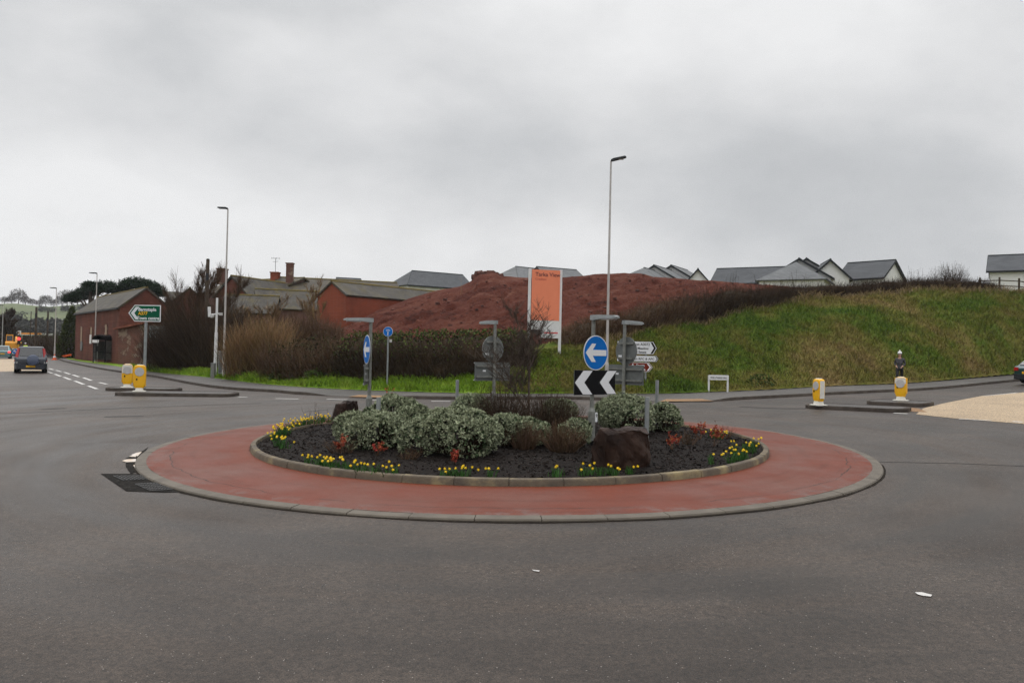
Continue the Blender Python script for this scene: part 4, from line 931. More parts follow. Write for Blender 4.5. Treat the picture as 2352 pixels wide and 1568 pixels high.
# ------------------------------------------------------------------ buildings
def v2(a): return Vector((math.cos(R(a)), math.sin(R(a)), 0))
class Barn:
    """rectangular building with a pitched roof. C near corner at eaves level height zE, ridge along angle a, width to side*left"""
    def __init__(s, name, lbl, cat, C, a, side, Ln, Wd, zE, zR, z0, mw, mr, hip0=0, hip1=0, oh=.25, ridge=None, group=None, fascia=None, ridge_name='ridge'):
        s.C = Vector((C[0], C[1], 0)); s.w = v2(a); s.g = v2(a + 90) * side; s.L = Ln; s.W = Wd; s.zE = zE; s.zR = zR; s.z0 = z0
        mid = s.C + s.w * Ln / 2 + s.g * Wd / 2
        s.t = thing(name, lbl, cat, (mid.x, mid.y, z0), 0, group)
        P = lambda x, y, z: s.C + s.w * x + s.g * y + Vector((0, 0, z)); s.P = P
        wl = MB(); h0 = hip0 > 0; h1 = hip1 > 0; e = zE - .02
        A0 = [P(0, 0, z0), P(0, Wd, z0), P(Ln, Wd, z0), P(Ln, 0, z0)]; B0 = [P(0, 0, e), P(0, Wd, e), P(Ln, Wd, e), P(Ln, 0, e)]
        vs = A0 + B0; fs = [(0, 1, 2, 3), (0, 3, 7, 4), (1, 5, 6, 2)]
        zr_ = zR - .08
        if not h0: vs.append(P(0, Wd / 2, zr_)); fs.append((0, 4, len(vs) - 1, 5, 1))
        else: fs.append((0, 4, 5, 1))
        if not h1: vs.append(P(Ln, Wd / 2, zr_)); fs.append((3, 2, 6, len(vs) - 1, 7))
        else: fs.append((3, 2, 6, 7))
        wl.add(vs, fs); s.wall = wl.build('wall', mw, s.t, world=True)
        rf = MB(); th = .16; sl = (zR - zE) / (Wd / 2); zo = zE - sl * oh
        x0, x1 = -oh * (1 if not h0 else 1), Ln + oh
        r0, r1 = (hip0 if h0 else -oh), (Ln - hip1 if h1 else Ln + oh)
        f_ = [P(x0, -oh, zo), P(x1, -oh, zo), P(r1, Wd / 2, zR), P(r0, Wd / 2, zR)]; b_ = [P(x1, Wd + oh, zo), P(x0, Wd + oh, zo), P(r0, Wd / 2, zR), P(r1, Wd / 2, zR)]
        rf.slab(f_, th); rf.slab(b_, th)
        if h0: rf.slab([P(x0, Wd + oh, zo), P(x0, -oh, zo), P(r0, Wd / 2, zR)], th)
        if h1: rf.slab([P(x1, -oh, zo), P(x1, Wd + oh, zo), P(r1, Wd / 2, zR)], th)
        s.roof = rf.build('roof', mr, s.t, world=True)
        if ridge: 
            rg = MB(); rg.cyl(P(r0, Wd / 2, zR + .06), P(r1, Wd / 2, zR + .06), .11, .11, 8); rg.build(ridge_name, ridge, s.roof, world=False).location = (0, 0, 0)
            s.roof.children[-1].data.transform(Matrix.Translation(-Vector(s.t.location)))
        if fascia:
            fb = MB()
            if not h0:
                for y0 in (-oh, Wd + oh): fb.slab([P(x0 - .02, y0, zo - .16), P(x0 - .02, Wd / 2, zR - .16), P(x0 - .02, Wd / 2, zR + .10), P(x0 - .02, y0, zo + .10)], .05)
            if not h1:
                for y0 in (-oh, Wd + oh): fb.slab([P(x1 + .02, y0, zo - .16), P(x1 + .02, Wd / 2, zR - .16), P(x1 + .02, Wd / 2, zR + .10), P(x1 + .02, y0, zo + .10)], .05)
            fb.slab([P(x0, -oh - .02, zo - .14), P(x1, -oh - .02, zo - .14), P(x1, -oh - .02, zo + .05), P(x0, -oh - .02, zo + .05)], .05)
            fb.slab([P(x0, Wd + oh + .02, zo - .14), P(x1, Wd + oh + .02, zo - .14), P(x1, Wd + oh + .02, zo + .05), P(x0, Wd + oh + .02, zo + .05)], .05)
            s.fascia = fb.build('fascia', fascia, s.t, world=True)
    def part(s, mb, name, m, parent=None):
        o = mb.build(name, m, s.t, world=True)
        if parent: o.parent = parent
        return o
    def frontwin(s, x, z, w, h, mf, mg, side=0, arch=False, name='window'):
        """window on the long near wall (side 0) or on the gable x=0 (side 1): frame proud of the wall with the pane inside it"""
        if side == 0: o_, d, n = s.P(x, 0, z), s.w, -s.g
        elif side == 1: o_, d, n = s.P(0, x, z), s.g, -s.w
        else: o_, d, n = s.P(s.L, x, z), s.g, s.w
        upv = Vector((0, 0, 1)); fr = MB(); t = .07
        for (a0, a1, b0, b1) in ((0, w, 0, t), (0, w, h - t, h), (0, t, t, h - t), (w - t, w, t, h - t)):
            q = [o_ + d * a + upv * b_ + n * .03 for a, b_ in ((a0, b0), (a1, b0), (a1, b1), (a0, b1))]; fr.slab(q, .06)
        f = s.part(fr, name, mf)
        gl = MB(); gl.slab([o_ + d * a + upv * b_ + n * .012 for a, b_ in ((t, t), (w - t, t), (w - t, h - t), (t, h - t))], .022); s.part(gl, 'pane', mg, f)
        return f
def chimney(b, p, w, h, m, pot=True, d=None):
    c_ = MB(); d = d or w; c_.box((p[0], p[1], p[2] + h / 2), (w, d, h)); c_.box((p[0], p[1], p[2] + h + .06), (w + .14, d + .14, .12)); c_.box((p[0], p[1], p[2] + h - .22), (w + .06, d + .06, .07))
    o = b.part(c_, 'chimney', m, b.roof)
    return o
# the brick barn by the road
M_block = mat('blocked_window_render', (.36, .28, .20), (.26, .20, .14), 3, .9)
bn = Barn('brick_barn', 'red brick barn with slate roof whose long side follows the road', 'barn', (-35.2, 74.0), 126.9, -1, 22, 4.4, 5.55, 7.35, -.1, M_brickA, M_slateO, ridge=M_lichen, oh=.15)
for x, w, h, z in ((5.0, 1.1, 1.75, 2.35), (12.2, 1.2, 1.6, 2.35), (17.6, 1.2, 1.7, 2.35)): bn.frontwin(x, z, w, h, M_brickC, M_block, 0, name='blocked_window')
pq = MB(); o_ = bn.P(17.9, -.02, 1.95); pq.cyl(o_, o_ - bn.g * .06, .55, .55, 18); bn.part(pq, 'wall_plaque', M_grey_back)
pq = MB(); o_ = bn.P(12.5, -.05, 2.2); pq.slab([o_, o_ + bn.w * .8, o_ + bn.w * .8 + Vector((0, 0, .9)), o_ + Vector((0, 0, .9))], .06); bn.part(pq, 'white_panel', M_whitepaint)
gt = MB(); gt.cyl(bn.P(-.1, -.24, 5.36), bn.P(22, -.24, 5.36), .07, .07, 8); bn.part(gt, 'gutter', M_dark)
# lean-to wall beside it
lw = thing('brick_outbuilding', 'low patched brick and stone outbuilding with red tiled sloping roof beside the barn', 'outbuilding', (-32, 71, 0))
q = [A(271, 842, 73.2), A(271, 757, 73.2), A(394, 733, 71.5), A(394, 846, 71.5)]
q[0].z = q[3].z = -.1
m_ = MB(); bk = Vector((.9, 3.6, 0)); m_.add(q + [p + bk for p in q], [(0, 1, 2, 3), (4, 7, 6, 5), (0, 4, 5, 1), (3, 2, 6, 7), (0, 3, 7, 4), (1, 5, 6, 2)]); m_.build('wall', M_brickC, lw, world=True)
m_ = MB(); up = Vector((0, 0, .10)); a_, b_ = q[1] + up, q[2] + up; dd = (b_ - a_).normalized(); m_.slab([a_ - dd * .2 - bk * .12, b_ + dd * .2 - bk * .12, b_ + dd * .2 + bk * 1.05, a_ - dd * .2 + bk * 1.05], .16); m_.build('roof', M_tileR, lw, world=True)
# second gable
b2 = Barn('brick_barn', 'second red brick gable rising behind the bare thicket', 'barn', (-34.2, 82.0), 112, -1, 12, 3.9, 6.3, 7.95, .2, M_brickA, M_slateL, ridge=M_lichen, oh=.1)
b3 = Barn('slate_roofed_shed', 'small grey slate roof glimpsed between the two brick gables', 'shed', (-43.5, 104), 20, 1, 6.5, 5, 7.0, 9.1, .5, M_brickA, M_slateO)
# farmhouse cluster
GW = Barn('farm_building', 'long farm building with a mossy slate roof, big square chimney at its left part', 'farmhouse', (-25.0, 88.0), 18, 1, 13, 7, 8.35, 9.95, 2.0, M_brickP, M_slateL, oh=.3, ridge=M_lichen)
GX = Barn('farm_building', 'farm building with mossy roof running away left from the small red chimney', 'farmhouse', (-25.2, 88.1), 146, -1, 12.5, 7, 8.35, 9.9, 2.0, M_brickP, M_slateL, oh=.3, ridge=M_lichen)
c1 = A(632, 640, 91); ch_ = chimney(GX, (c1.x, c1.y, 9.5), .85, .9, M_brickB)
an = MB(); an.cyl((c1.x, c1.y, 10.4), (c1.x, c1.y, 12.1), .03, .03, 6); an.cyl((c1.x - .5, c1.y, 12.05), (c1.x + .5, c1.y, 12.05), .02, .02, 6); an.cyl((c1.x - .35, c1.y + .2, 11.7), (c1.x + .35, c1.y - .2, 11.7), .02, .02, 6)
for q_ in (-.45, -.2, .1, .4): an.cyl((c1.x + q_, c1.y, 11.98), (c1.x + q_, c1.y, 12.15), .015, .015, 5)
GX.part(an, 'aerial', M_grey_back, GX.roof)
c2 = A(665.5, 640, 90); chimney(GW, (c2.x, c2.y, 9.2), .68, 2.15, M_brickC)
F2 = Barn('farm_building', 'low farm range with grey slate roof in front of the mossy roofed house', 'outbuilding', (-23.6, 76.5), 20, 1, 8.2, 5.4, 5.9, 7.7, 1.2, M_brickP, M_slateO, ridge=M_lichen, oh=.2)
F3 = Barn('farm_building', 'lowest slate roofed range just right of the tall lamp post', 'outbuilding', (-26.3, 74.5), 8, 1, 4.6, 4.6, 5.35, 6.95, 1.0, M_brickP, M_slateO, ridge=M_lichen, oh=.2)
F4 = Barn('farm_building', 'small gabled roof with a brick chimney left of the tall lamp post', 'farmhouse', (-29.6, 82), 68, -1, 8, 4.2, 7.2, 9.1, 1.0, M_brickA, M_slateO, oh=.2, ridge=M_lichen)
c3 = A(510, 650, 84); chimney(F4, (c3.x, c3.y, 8.5), .85, 1.5, M_brickC)
F5 = Barn('brick_barn', 'orange brick barn with lichened ridge whose far end sinks behind the earth mound', 'barn', (-14.1, 70), 50, 1, 14, 4.0, 6.8, 7.95, 1.5, M_brickB, M_slateO, ridge=M_lichen, oh=.12)
# houses on the hill
def zp(u, v, y): return A(u, v, y).z
def house(lbl, u, v, y, a, side, Ln, Wd, rise, hip0=0, hip1=0, mr=None, mw=None, h=5.0, grp='white houses on the hill', fa=True):
    C = A(u, v, y); return Barn('modern_house', lbl, 'house', (C.x, C.y), a, side, Ln, Wd, C.z, C.z + rise, C.z - h, mw or M_render, mr or M_slateN, hip0, hip1, .3, ridge=M_fascia, group=grp, fascia=M_fascia if fa else None)
H = []
H.append(house('white rendered house with hipped slate roof above the orange brick barn', 938, 652, 120, 34, 1, 11, 7.4, 2.3, 2.4, 0))
H.append(house('house roof with a red brick gable just left of the white hipped house', 846, 661, 138, 15, 1, 3.2, 6, 1.3, mw=M_brickB, grp='house roofs behind the barns'))
H.append(house('small grey house roof right behind the orange barn gable', 782, 655, 135, 20, 1, 3.5, 6, 1.4, grp='house roofs behind the barns'))
H.append(house('grey roof of a house directly behind the orange board', 1190, 636, 128, 40, 1, 7.5, 7, 2.0, 2.4, 0, mr=M_slateW))
H.append(house('grey house roof sloping down right of the orange board', 1262, 640, 130, 30, 1, 7.2, 7, 2.1, 0, 0, mr=M_slateW))
# two stepped terraces: each unit stands a little higher than the one before
def terrace(us, y, vE, n, wd, rise, dz, lbls, hw, a=66):
    C = A(us, vE, y); w = v2(a)
    for i in range(n):
        c = Vector((C.x, C.y, C.z)) + w * (hw * i)
        H.append(Barn('modern_house', lbls[i], 'house', (c.x, c.y), a, 1, hw, wd, C.z + dz * i, C.z + rise + dz * i, C.z - 5, M_render, M_slateW, 3.2 if i == 0 else 0, 0, .3, ridge=M_fascia, group='stepped terrace houses', fascia=M_fascia))
terrace(1518, 108, 645, 3, 7.2, 2.1, .75, ['hipped end house of the stepped terrace above the red mound', 'middle house of the stepped terrace above the red mound', 'far house of the stepped terrace with the highest roof above the red mound'], 7.2, 60)
terrace(1893, 88, 638, 3, 6.8, 2.1, .62, ['hipped end house of the stepped terrace above the hedge on the bank', 'middle house of the stepped terrace above the hedge on the bank', 'far house of the stepped terrace above the bank, with the highest roof'], 5.4, 62)
H.append(house('long slate roofed house with red brick end between the two stepped terraces', 1635, 650, 120, -29, 1, 11.5, 7.5, 2.4, mw=M_brickB))
H.append(house('small white gable at the left end of the long slate roofed house', 1625, 643, 114, 75, 1, 5, 2.6, 1.5, grp='white gables on the hill'))
H.append(house('white gabled house with dark slate roof right of the second terrace', 1926, 640, 100, -48, 1, 5.3, 5.8, 2.1))
H.append(house('white front gable joined to the dark slate roofed house', 1951, 637, 93, 80, 1, 5, 4.2, 1.95, grp='white gables on the hill'))
h7 = house('white house with grey roof and two windows at the top of the bank', 2273, 621, 92, -32, 1, 13, 7.5, 2.0, h=4.2)
H.append(h7)
for x in (3.3, 6.9): h7.frontwin(x, h7.zE - 1.75, 1.1, 1.5, M_whitepaint, M_glass, 0)
dp = MB(); dp.cyl(h7.P(10.4, -.07, h7.z0), h7.P(10.4, -.07, h7.zE), .05, .05, 8); h7.part(dp, 'downpipe', M_fascia)
for i in range(4):
    s_ = MB(); sl = (h7.zR - h7.zE) / 3.75
    f_ = lambda x, y: h7.P(x, y, h7.zE + sl * y + .13); x0 = 5.0 + i * 1.25
    s_.slab([f_(x0, .9), f_(x0 + 1.2, .9), f_(x0 + 1.2, 2.9), f_(x0, 2.9)], .04); h7.part(s_, 'solar_panel', M_glass, h7.roof)

# ------------------------------------------------------------------ hedges, thickets and trees beyond the road
def Tv(x, y): return float(T(x, y))
def hedge_line(pts, dep, hts, nper, lbl, m_tw, m_co, name='hedge', green=None, seed=1, wd=.024, core=.70, jag=.35, cat='hedge', tall=1.0, group=None):
    """pts: centre line [(x,y)], hts: heights; a lumpy core wrapped in dense twigs"""
    r_ = np.random.default_rng(seed); c = pts[len(pts) // 2]; t_ = thing(name, lbl, cat, (c[0], c[1], Tv(*c)), 0, group)
    P = np.array(pts, float); dl = np.r_[0, np.cumsum(np.hypot(*np.diff(P, axis=0).T))]; Ln = dl[-1]; m = max(6, int(Ln / .45))
    s = np.linspace(0, Ln, m); cxy = np.stack([np.interp(s, dl, P[:, 0]), np.interp(s, dl, P[:, 1])], 1); hh = np.interp(s, dl, hts)
    tn = np.gradient(cxy, axis=0); tn /= np.linalg.norm(tn, axis=1, keepdims=True); nn = np.stack([-tn[:, 1], tn[:, 0]], 1)
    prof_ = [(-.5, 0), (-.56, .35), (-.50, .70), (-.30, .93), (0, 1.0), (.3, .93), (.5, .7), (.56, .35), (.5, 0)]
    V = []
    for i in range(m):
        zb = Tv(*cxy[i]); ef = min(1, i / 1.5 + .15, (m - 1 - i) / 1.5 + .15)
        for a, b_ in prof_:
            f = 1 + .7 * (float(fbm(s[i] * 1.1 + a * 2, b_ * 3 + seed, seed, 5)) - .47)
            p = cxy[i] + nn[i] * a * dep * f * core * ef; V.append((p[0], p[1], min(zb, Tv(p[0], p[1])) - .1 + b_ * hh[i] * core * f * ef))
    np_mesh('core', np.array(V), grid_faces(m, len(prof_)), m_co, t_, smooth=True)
    n = int(Ln * nper); q = r_.uniform(0, Ln, n); j = np.interp(q, s, np.arange(m)); j0 = np.clip(j.astype(int), 0, m - 1); a = r_.uniform(-1, 1, n); a = .54 * np.sign(a) * np.abs(a) ** .6; b_ = r_.uniform(0, .85, n)
    base = cxy[j0] + tn[j0] * (q - s[j0])[:, None] + nn[j0] * (a * dep)[:, None]
    zb = np.array([Tv(x, y) for x, y in base]); h = hh[j0] * (1 + jag * (fbm(q * .7, q * 0 + seed, seed + 3) - .47) * 2)
    arch = np.sqrt(np.maximum(.12, 1 - (a * 1.7) ** 2))
    arch = np.maximum(arch, .75); z0 = zb + h * arch * b_ * .75; ln = h * r_.uniform(.22, .55, n) * tall
    P0 = np.stack([base[:, 0], base[:, 1], z0], 1); dr = unit(np.stack([r_.normal(0, .35, n), r_.normal(0, .35, n), np.ones(n)], 1) + np.concatenate([nn[j0] * (a * .9)[:, None], np.zeros((n, 1))], 1))
    P2 = P0 + dr * ln[:, None]; P2[:, 2] = np.minimum(P2[:, 2], zb + h * (1 + .12 * r_.random(n))); P1 = (P0 + P2) / 2 + r_.normal(0, .03, P0.shape)
    V, Fc = ribbons([P0, P1, P2], wd, wd * .35); np_mesh('twigs', V, Fc, m_tw, t_)
    for green in (green if isinstance(green, list) else [green] if green else []):
        n2 = int(Ln * green[1]); q = r_.uniform(0, Ln, n2); j0 = np.clip(np.interp(q, s, np.arange(m)).astype(int), 0, m - 1); a = r_.uniform(-.55, .55, n2)
        patch = fbm(q * .35, a * 2 + seed, seed + 8) ; ok = (patch + .25 * r_.random(n2)) > green[3] if len(green) > 3 else np.ones(n2, bool)
        b_ = np.clip(green[2][0] + (green[2][1] - green[2][0]) * r_.random(n2), 0, 1.05); base = cxy[j0] + tn[j0] * (q - s[j0])[:, None]
        ar = np.sqrt(np.maximum(.1, 1 - (a * 1.6) ** 2))
        bx = base + nn[j0] * (np.sign(a) * np.minimum(np.abs(a), .5) * dep)[:, None]; z = np.array([Tv(x, y) for x, y in bx]) + hh[j0] * b_ * ar + .03
        P0 = np.stack([bx[:, 0], bx[:, 1], z], 1)[ok]; k_ = len(P0)
        V, Fc = leaf_quads(P0, r_.normal(size=(k_, 3)) + np.array([0, -.3, .5]), r_.uniform(.07, .16, k_), .075); np_mesh('leaves' if green[0] is M_hedged else 'green_leaves', V, Fc, green[0], t_)
    return t_
def fan_line(us, y): return [((u - 1176) / F * (y(u) if callable(y) else y), (y(u) if callable(y) else y)) for u in us]
def yh(u): return float(np.interp(u, [560, 700, 900, 1100, 1300], [45.5, 42.5, 40.2, 39.6, 40.4]))
def htop(u, v, y): k, q = ray(u, v); return CAM_Z + q * y - Tv(k * y, y)
us = list(range(800, 1221, 30))
TOPV = lambda u: float(np.interp(u, [640, 700, 780, 870, 960, 1060, 1160, 1230, 1300], [790, 775, 767, 766, 764, 763, 763, 768, 800]))
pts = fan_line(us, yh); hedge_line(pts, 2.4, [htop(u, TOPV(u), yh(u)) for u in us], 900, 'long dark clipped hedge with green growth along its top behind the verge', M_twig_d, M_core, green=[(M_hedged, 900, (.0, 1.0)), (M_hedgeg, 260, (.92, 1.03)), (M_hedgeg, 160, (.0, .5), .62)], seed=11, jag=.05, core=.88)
tg = pts
# low weeds at the hedge foot
us = list(range(640, 815, 20)); pts = fan_line(us, lambda u: yh(u) + .6)
hedge_line(pts, 2.6, [htop(u, 772, yh(u) + .6) for u in us], 1000, 'dark brown bramble thicket at the left end of the clipped hedge', M_twig, M_core, name='thicket', green=[(M_hedged, 500, (.0, .9), .45), (M_hedgeg, 110, (.0, .35), .52)], seed=12, core=.5, cat='thicket')
us = list(range(535, 660, 15)); pts = fan_line(us, 47.5)
hedge_line(pts, 3.2, [htop(u, float(np.interp(u, [535, 570, 620, 660], [742, 728, 738, 765])), 47.5) for u in us], 1100, 'tall tan coloured thicket of bare stems right of the lamp post', M_twig_t, M_core_t, name='thicket', seed=13, jag=.25, cat='thicket', tall=1.3)
us = list(range(640, 790, 20)); pts = fan_line(us, 56)
hedge_line(pts, 3.2, [htop(u, float(np.interp(u, [640, 680, 740, 790], [735, 728, 742, 760])), 56) for u in us], 800, 'reddish brown scrub below the pink brick wall of the farm buildings', M_twig, M_core_t, name='thicket', seed=14, jag=.3, cat='thicket', tall=1.2)
us = list(range(392, 530, 12)); pts = fan_line(us, lambda u: 58.5 - (u - 392) * .03)
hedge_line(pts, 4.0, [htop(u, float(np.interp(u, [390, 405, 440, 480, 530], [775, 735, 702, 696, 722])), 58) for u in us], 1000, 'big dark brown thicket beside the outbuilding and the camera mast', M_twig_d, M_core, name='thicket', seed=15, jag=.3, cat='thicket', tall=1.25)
us = list(range(1290, 1560, 22)); yb_ = lambda u: float(np.interp(u, [1290, 1416, 1500, 1583, 1700], [44.5, 46, 47.5, 49.5, 53])) 
sv = lambda u: float(np.interp(u, [1290, 1340, 1416, 1500, 1600, 1690], [765, 728, 705, 690, 672, 655]))
hedge_line(fan_line(us, yb_), 2.6, [max(.6, htop(u, sv(u), yb_(u))) for u in us], 900, 'dark scrub between the orange board and the grassy bank, growing against the red mound', M_twig, M_core, name='thicket', seed=16, jag=.45, cat='thicket', tall=1.3)
us = list(range(1540, 1800, 22)); yb_ = lambda u: float(np.interp(u, [1540, 1686, 1800], [48.8, 52.8, 55.8]))
sv = lambda u: float(np.interp(u, [1540, 1600, 1690, 1800], [682, 668, 652, 652]))
hedge_line(fan_line(us, yb_), 2.4, [htop(u, sv(u), yb_(u)) for u in us], 520, 'dark bare scrub along the bank top below the long slate roofed house', M_twig_d, M_core, name='thicket', seed=17, jag=.35, cat='thicket', tall=1.3)
us = list(range(1780, 2300, 24)); yb_ = lambda u: float(np.interp(u, [1780, 1850, 2004, 2186, 2300], [55.6, 56.4, 58.6, 60.6, 61.6]))
sv = lambda u: float(np.interp(u, [1780, 1900, 2067, 2180, 2240, 2270, 2300], [654, 643, 637, 634, 634, 648, 660]))
hedge_line(fan_line(us, yb_), 2.0, [max(.5, htop(u, sv(u), yb_(u))) for u in us], 520, 'brown bare hedge running along the crest of the grassy bank', M_twig_d, M_core, seed=18, jag=.15)
# saplings poking above
def sprigs(u0, u1, v0, v1, yf, n, lbl, seed, m_=M_twig_d, name='bare_saplings', grp='bare saplings on the bank top'):
    r_ = np.random.default_rng(seed); uc = (u0 + u1) / 2; y = yf; k, _ = ray(uc, 700); b = Vector((k * y, y, Tv(k * y, y))); h = A(uc, v0, y).z - b.z; w = (u1 - u0) / F * y
    return twig_shrub(uc, y, w, 1.2, h, n, seed, lbl, m_, name, 'bush', .028, base=b, group=grp, up=.55)
sprigs(1655, 1705, 612, 0, 53.5, 46, 'tall thin saplings in front of the long slate roofed house', 501)
sprigs(1720, 1770, 622, 0, 55.2, 34, 'thin bare saplings near the red brick end of the long house', 502)
sprigs(1790, 1870, 618, 0, 57, 40, 'sparse bare twigs in front of the terrace hipped end', 503)
sprigs(2075, 2135, 604, 0, 61.5, 40, 'scattered bare saplings right of the white gabled house', 504)
bt = sprigs(2135, 2228, 593, 0, 62, 330, 'rounded bare bush standing on the crest of the bank', 505, grp=None)
sprigs(1040, 1075, 634, 0, 63, 40, 'small bare bush on the left shoulder of the red mound', 506, M_twig_t, grp=None)
def at_g(u, v, y): k, q = ray(u, v); return Vector((k * y, y, Tv(k * y, y)))
bare_tree(at_g(440, 850, 60), 7.2, .7, 31, 'tall bare tree rising out of the dark thicket left of the dark wooden pole', M_twig, 4, .08, (7, 9), .06, group='bare trees by the farm', tw=.018)
bare_tree(at_g(490, 850, 60), 6.6, .7, 32, 'slender bare tree between the dark wooden pole and tall lamp post', M_twig, 4, .07, (6, 8), .08, group='bare trees by the farm', tw=.018)
bare_tree(at_g(425, 850, 60), 5.4, .9, 35, 'bare tree at the left side of the dark thicket', M_twig, 4, .07, (6, 8), .08, group='bare trees by the farm', tw=.018)
bare_tree(at_g(625, 800, 60), 5.0, .8, 33, 'small mossy bare tree in front of the pink brick farm wall', M_twig_t, 4, .10, (4, 6), .15, group='bare trees by the farm', tw=.03)
bare_tree(at_g(735, 800, 60), 5.2, .7, 34, 'bare tree at the corner of the orange brick barn', M_twig_t, 4, .10, (4, 6), .15, group='bare trees by the farm', tw=.03)
bare_tree(at_g(545, 800, 58), 5.4, .8, 36, 'yellowish bare tree in front of the lowest slate roof', M_twig_t, 4, .10, (4, 6), .15, group='bare trees by the farm', tw=.03)
# round weeds on the verge
for u, v, lbl in ((1123, 893, 'a'),): pass
def weed(u, v, w, h, seed, lbl):
    p = U(u, v, 0, T); t_ = thing('weed_clump', lbl, 'weeds', p, 0, 'dark weeds at the hedge foot'); n = 260; P, D = dome_pts(n, w, w * .8, h, seed)
    V, Fc = leaf_quads(P, D + rng.normal(0, .5, P.shape), rng.uniform(.08, .16, n), .08); np_mesh('foliage', V + np.array(p), Fc, M_hedgeg, t_)
weed(1122 * .574, 872, 1.0, .55, 601, 'round dark weed clump below the bramble thicket'); weed(1263 * .574, 872, 1.1, .5, 602, 'green weed clump left of the blue arrow sign edge')
weed(2060 * .575, 886, 1.0, .45, 603, 'weed clump under the back of the middle arrow sign'); weed(1745, 886, 1.2, .5, 604, 'dark weed clump on the bank right of the street name board')

# pines behind the barn
def pine(u, y, zt, crown, seed, lbl):
    k, _ = ray(u, 800); b = Vector((k * y, y, float(G(k * y, y)))); t_ = thing('pine_tree', lbl, 'tree', b, 0, 'dark pines behind the barn'); r_ = np.random.default_rng(seed)
    tr = MB(); top = Vector((b.x, b.y, zt - 1.2)); tr.tube([b, b.lerp(top, .5) + Vector((.3, 0, 0)), top], [.38, .3, .12], 8)
    parts = []
    for (u0, v0, w, h) in crown:
        c = A(u0, v0, y + r_.normal(0, 1.2)); n = int(1100 * w)
        P = r_.normal(size=(n, 3)); P = unit(P) * (r_.random((n, 1)) ** .4); P[:, 2] = np.maximum(P[:, 2], -.35); bm_ = .7 + .6 * fbm(P[:, 0] * 3 + seed, P[:, 2] * 3 + P[:, 1] * 2, seed, 3)
        P = P * bm_[:, None] * np.array([w, w * .8, h]) + np.array(c)
        parts.append(leaf_quads(P, r_.normal(size=(n, 3)) * np.array([1, 1, .5]) + np.array([0, 0, .3]), r_.uniform(.25, .5, n), .10))
        tr.tube([b.lerp(top, .62), (b.lerp(top, .8) + c) / 2, c], [.14, .10, .04], 5)
    tr.build('trunk', M_bark, t_, world=True, smooth=60)
    V, Fc = joinVF(parts); np_mesh('crown', V, Fc, M_pine, t_)
pine(205, 112, 11.0, [(245, 660, 2.0, .9), (225, 664, 2.0, .8), (200, 672, 1.9, .75), (178, 683, 1.7, .6), (163, 689, 1.2, .5), (262, 668, 1.5, .7), (205, 655, 1.0, .5)], 71, 'spreading dark pine reaching left beyond the barn roof')
pine(320, 114, 11.5, [(310, 653, 2.0, 1.0), (295, 655, 1.4, .8), (335, 657, 1.9, .9), (352, 664, 1.6, .8), (366, 676, 1.3, .7), (285, 664, 1.2, .6)], 72, 'rounded dark pine above the gable of the barn')
def conifer(u, y, v_top, w, seed, lbl, m_, name='conifer', grp=None):
    k, _ = ray(u, 800); b = Vector((k * y, y, float(G(k * y, y)))); h = A(u, v_top, y).z - b.z; t_ = thing(name, lbl, 'tree', b, 0, grp); r_ = np.random.default_rng(seed); n = 4500
    z = r_.random(n); rad = w / 2 * (1 - z ** 2.2) * (.75 + .5 * fbm(z * 9, r_.random(n) * 0 + seed, seed)) * np.sqrt(r_.uniform(.35, 1, n)); a = r_.uniform(0, 6.28, n); rad *= .8 + .45 * fbm(a * 1.6, z * 7, seed + 1)
    P = np.stack([rad * np.cos(a), rad * np.sin(a), z * h], 1); V, Fc = leaf_quads(P, P * np.array([1, 1, 0]) + np.array([0, 0, .6]) + r_.normal(0, .3, P.shape), r_.uniform(.2, .4, n), .14); np_mesh('crown', V + np.array(b), Fc, m_, t_)
    tr = MB(); tr.cyl(b, b + Vector((0, 0, h * .8)), .18, .05, 8); tr.build('trunk', M_bark, t_, world=True)
conifer(163, 98, 708, 2.6, 73, 'yellow green conifer at the far corner of the barn', M_conif)

# ------------------------------------------------------------------ lamp posts, poles, masts
def lamp(p, H_, yaw, lbl, arm=.55, tilt=0.0, box=True):
    t_ = thing('street_lamp', lbl, 'street lamp', p, yaw, 'slim street lamps')
    po = MB(); po.cyl((0, 0, -.2), (0, 0, 1.3), .085, .085, 12); po.cyl((0, 0, 1.3), (0, 0, 1.42), .085, .062, 12); po.cyl((0, 0, 1.42), (0, 0, H_), .062, .038, 12); po.build('post', M_lamp_post, t_, smooth=40)
    dr = MB(); dr.box((0, -.084, .75), (.09, .02, .5)); dr.build('door', M_lamp_post, t_)
    ar = MB(); ar.cyl((0, 0, H_ - .04), (arm * .35, 0, H_ + .03 + tilt * .2), .03, .03, 8); ar.build('arm', M_dark, t_)
    hd = MB(); hd.loft([[(x, -w, z - h), (x, w, z - h), (x, w * .8, z + h), (x, -w * .8, z + h)] for x, w, z, h in ((.0, .05, H_ + .0, .05), (.12, .10, H_ + .04, .055), (arm, .14, H_ + .06 + tilt, .035), (arm + .06, .10, H_ + .06 + tilt, .02))]); h_ = hd.build('lamp_head', M_dark, t_)
    ls = MB(); ls.box((arm * .65, 0, H_ + .0 + tilt * .6), (.3, .18, .015)); ls.build('lens', M_bolG, h_)
    return t_
k, _ = ray(513, 868); q = U(513, 868, .12); lamp(Vector((q.x, q.y, Tv(q.x, q.y))), A(525, 481, q.y).z - q.z, R(178), 'tall street lamp beside the camera mast')
y_ = 36.0; k, q = ray(1393, 880); b = Vector((k * y_, y_, Tv(k * y_, y_))); lamp(b, A(1403, 369, y_).z - b.z, R(-12), 'tallest looking street lamp behind the blue arrow sign', .6, .08)
def glamp(u, v, ut, vt, lbl, yaw=R(172)): q = U(u, v, .1); lamp(q, A(ut, vt, q.y).z - q.z, yaw, lbl, .75)
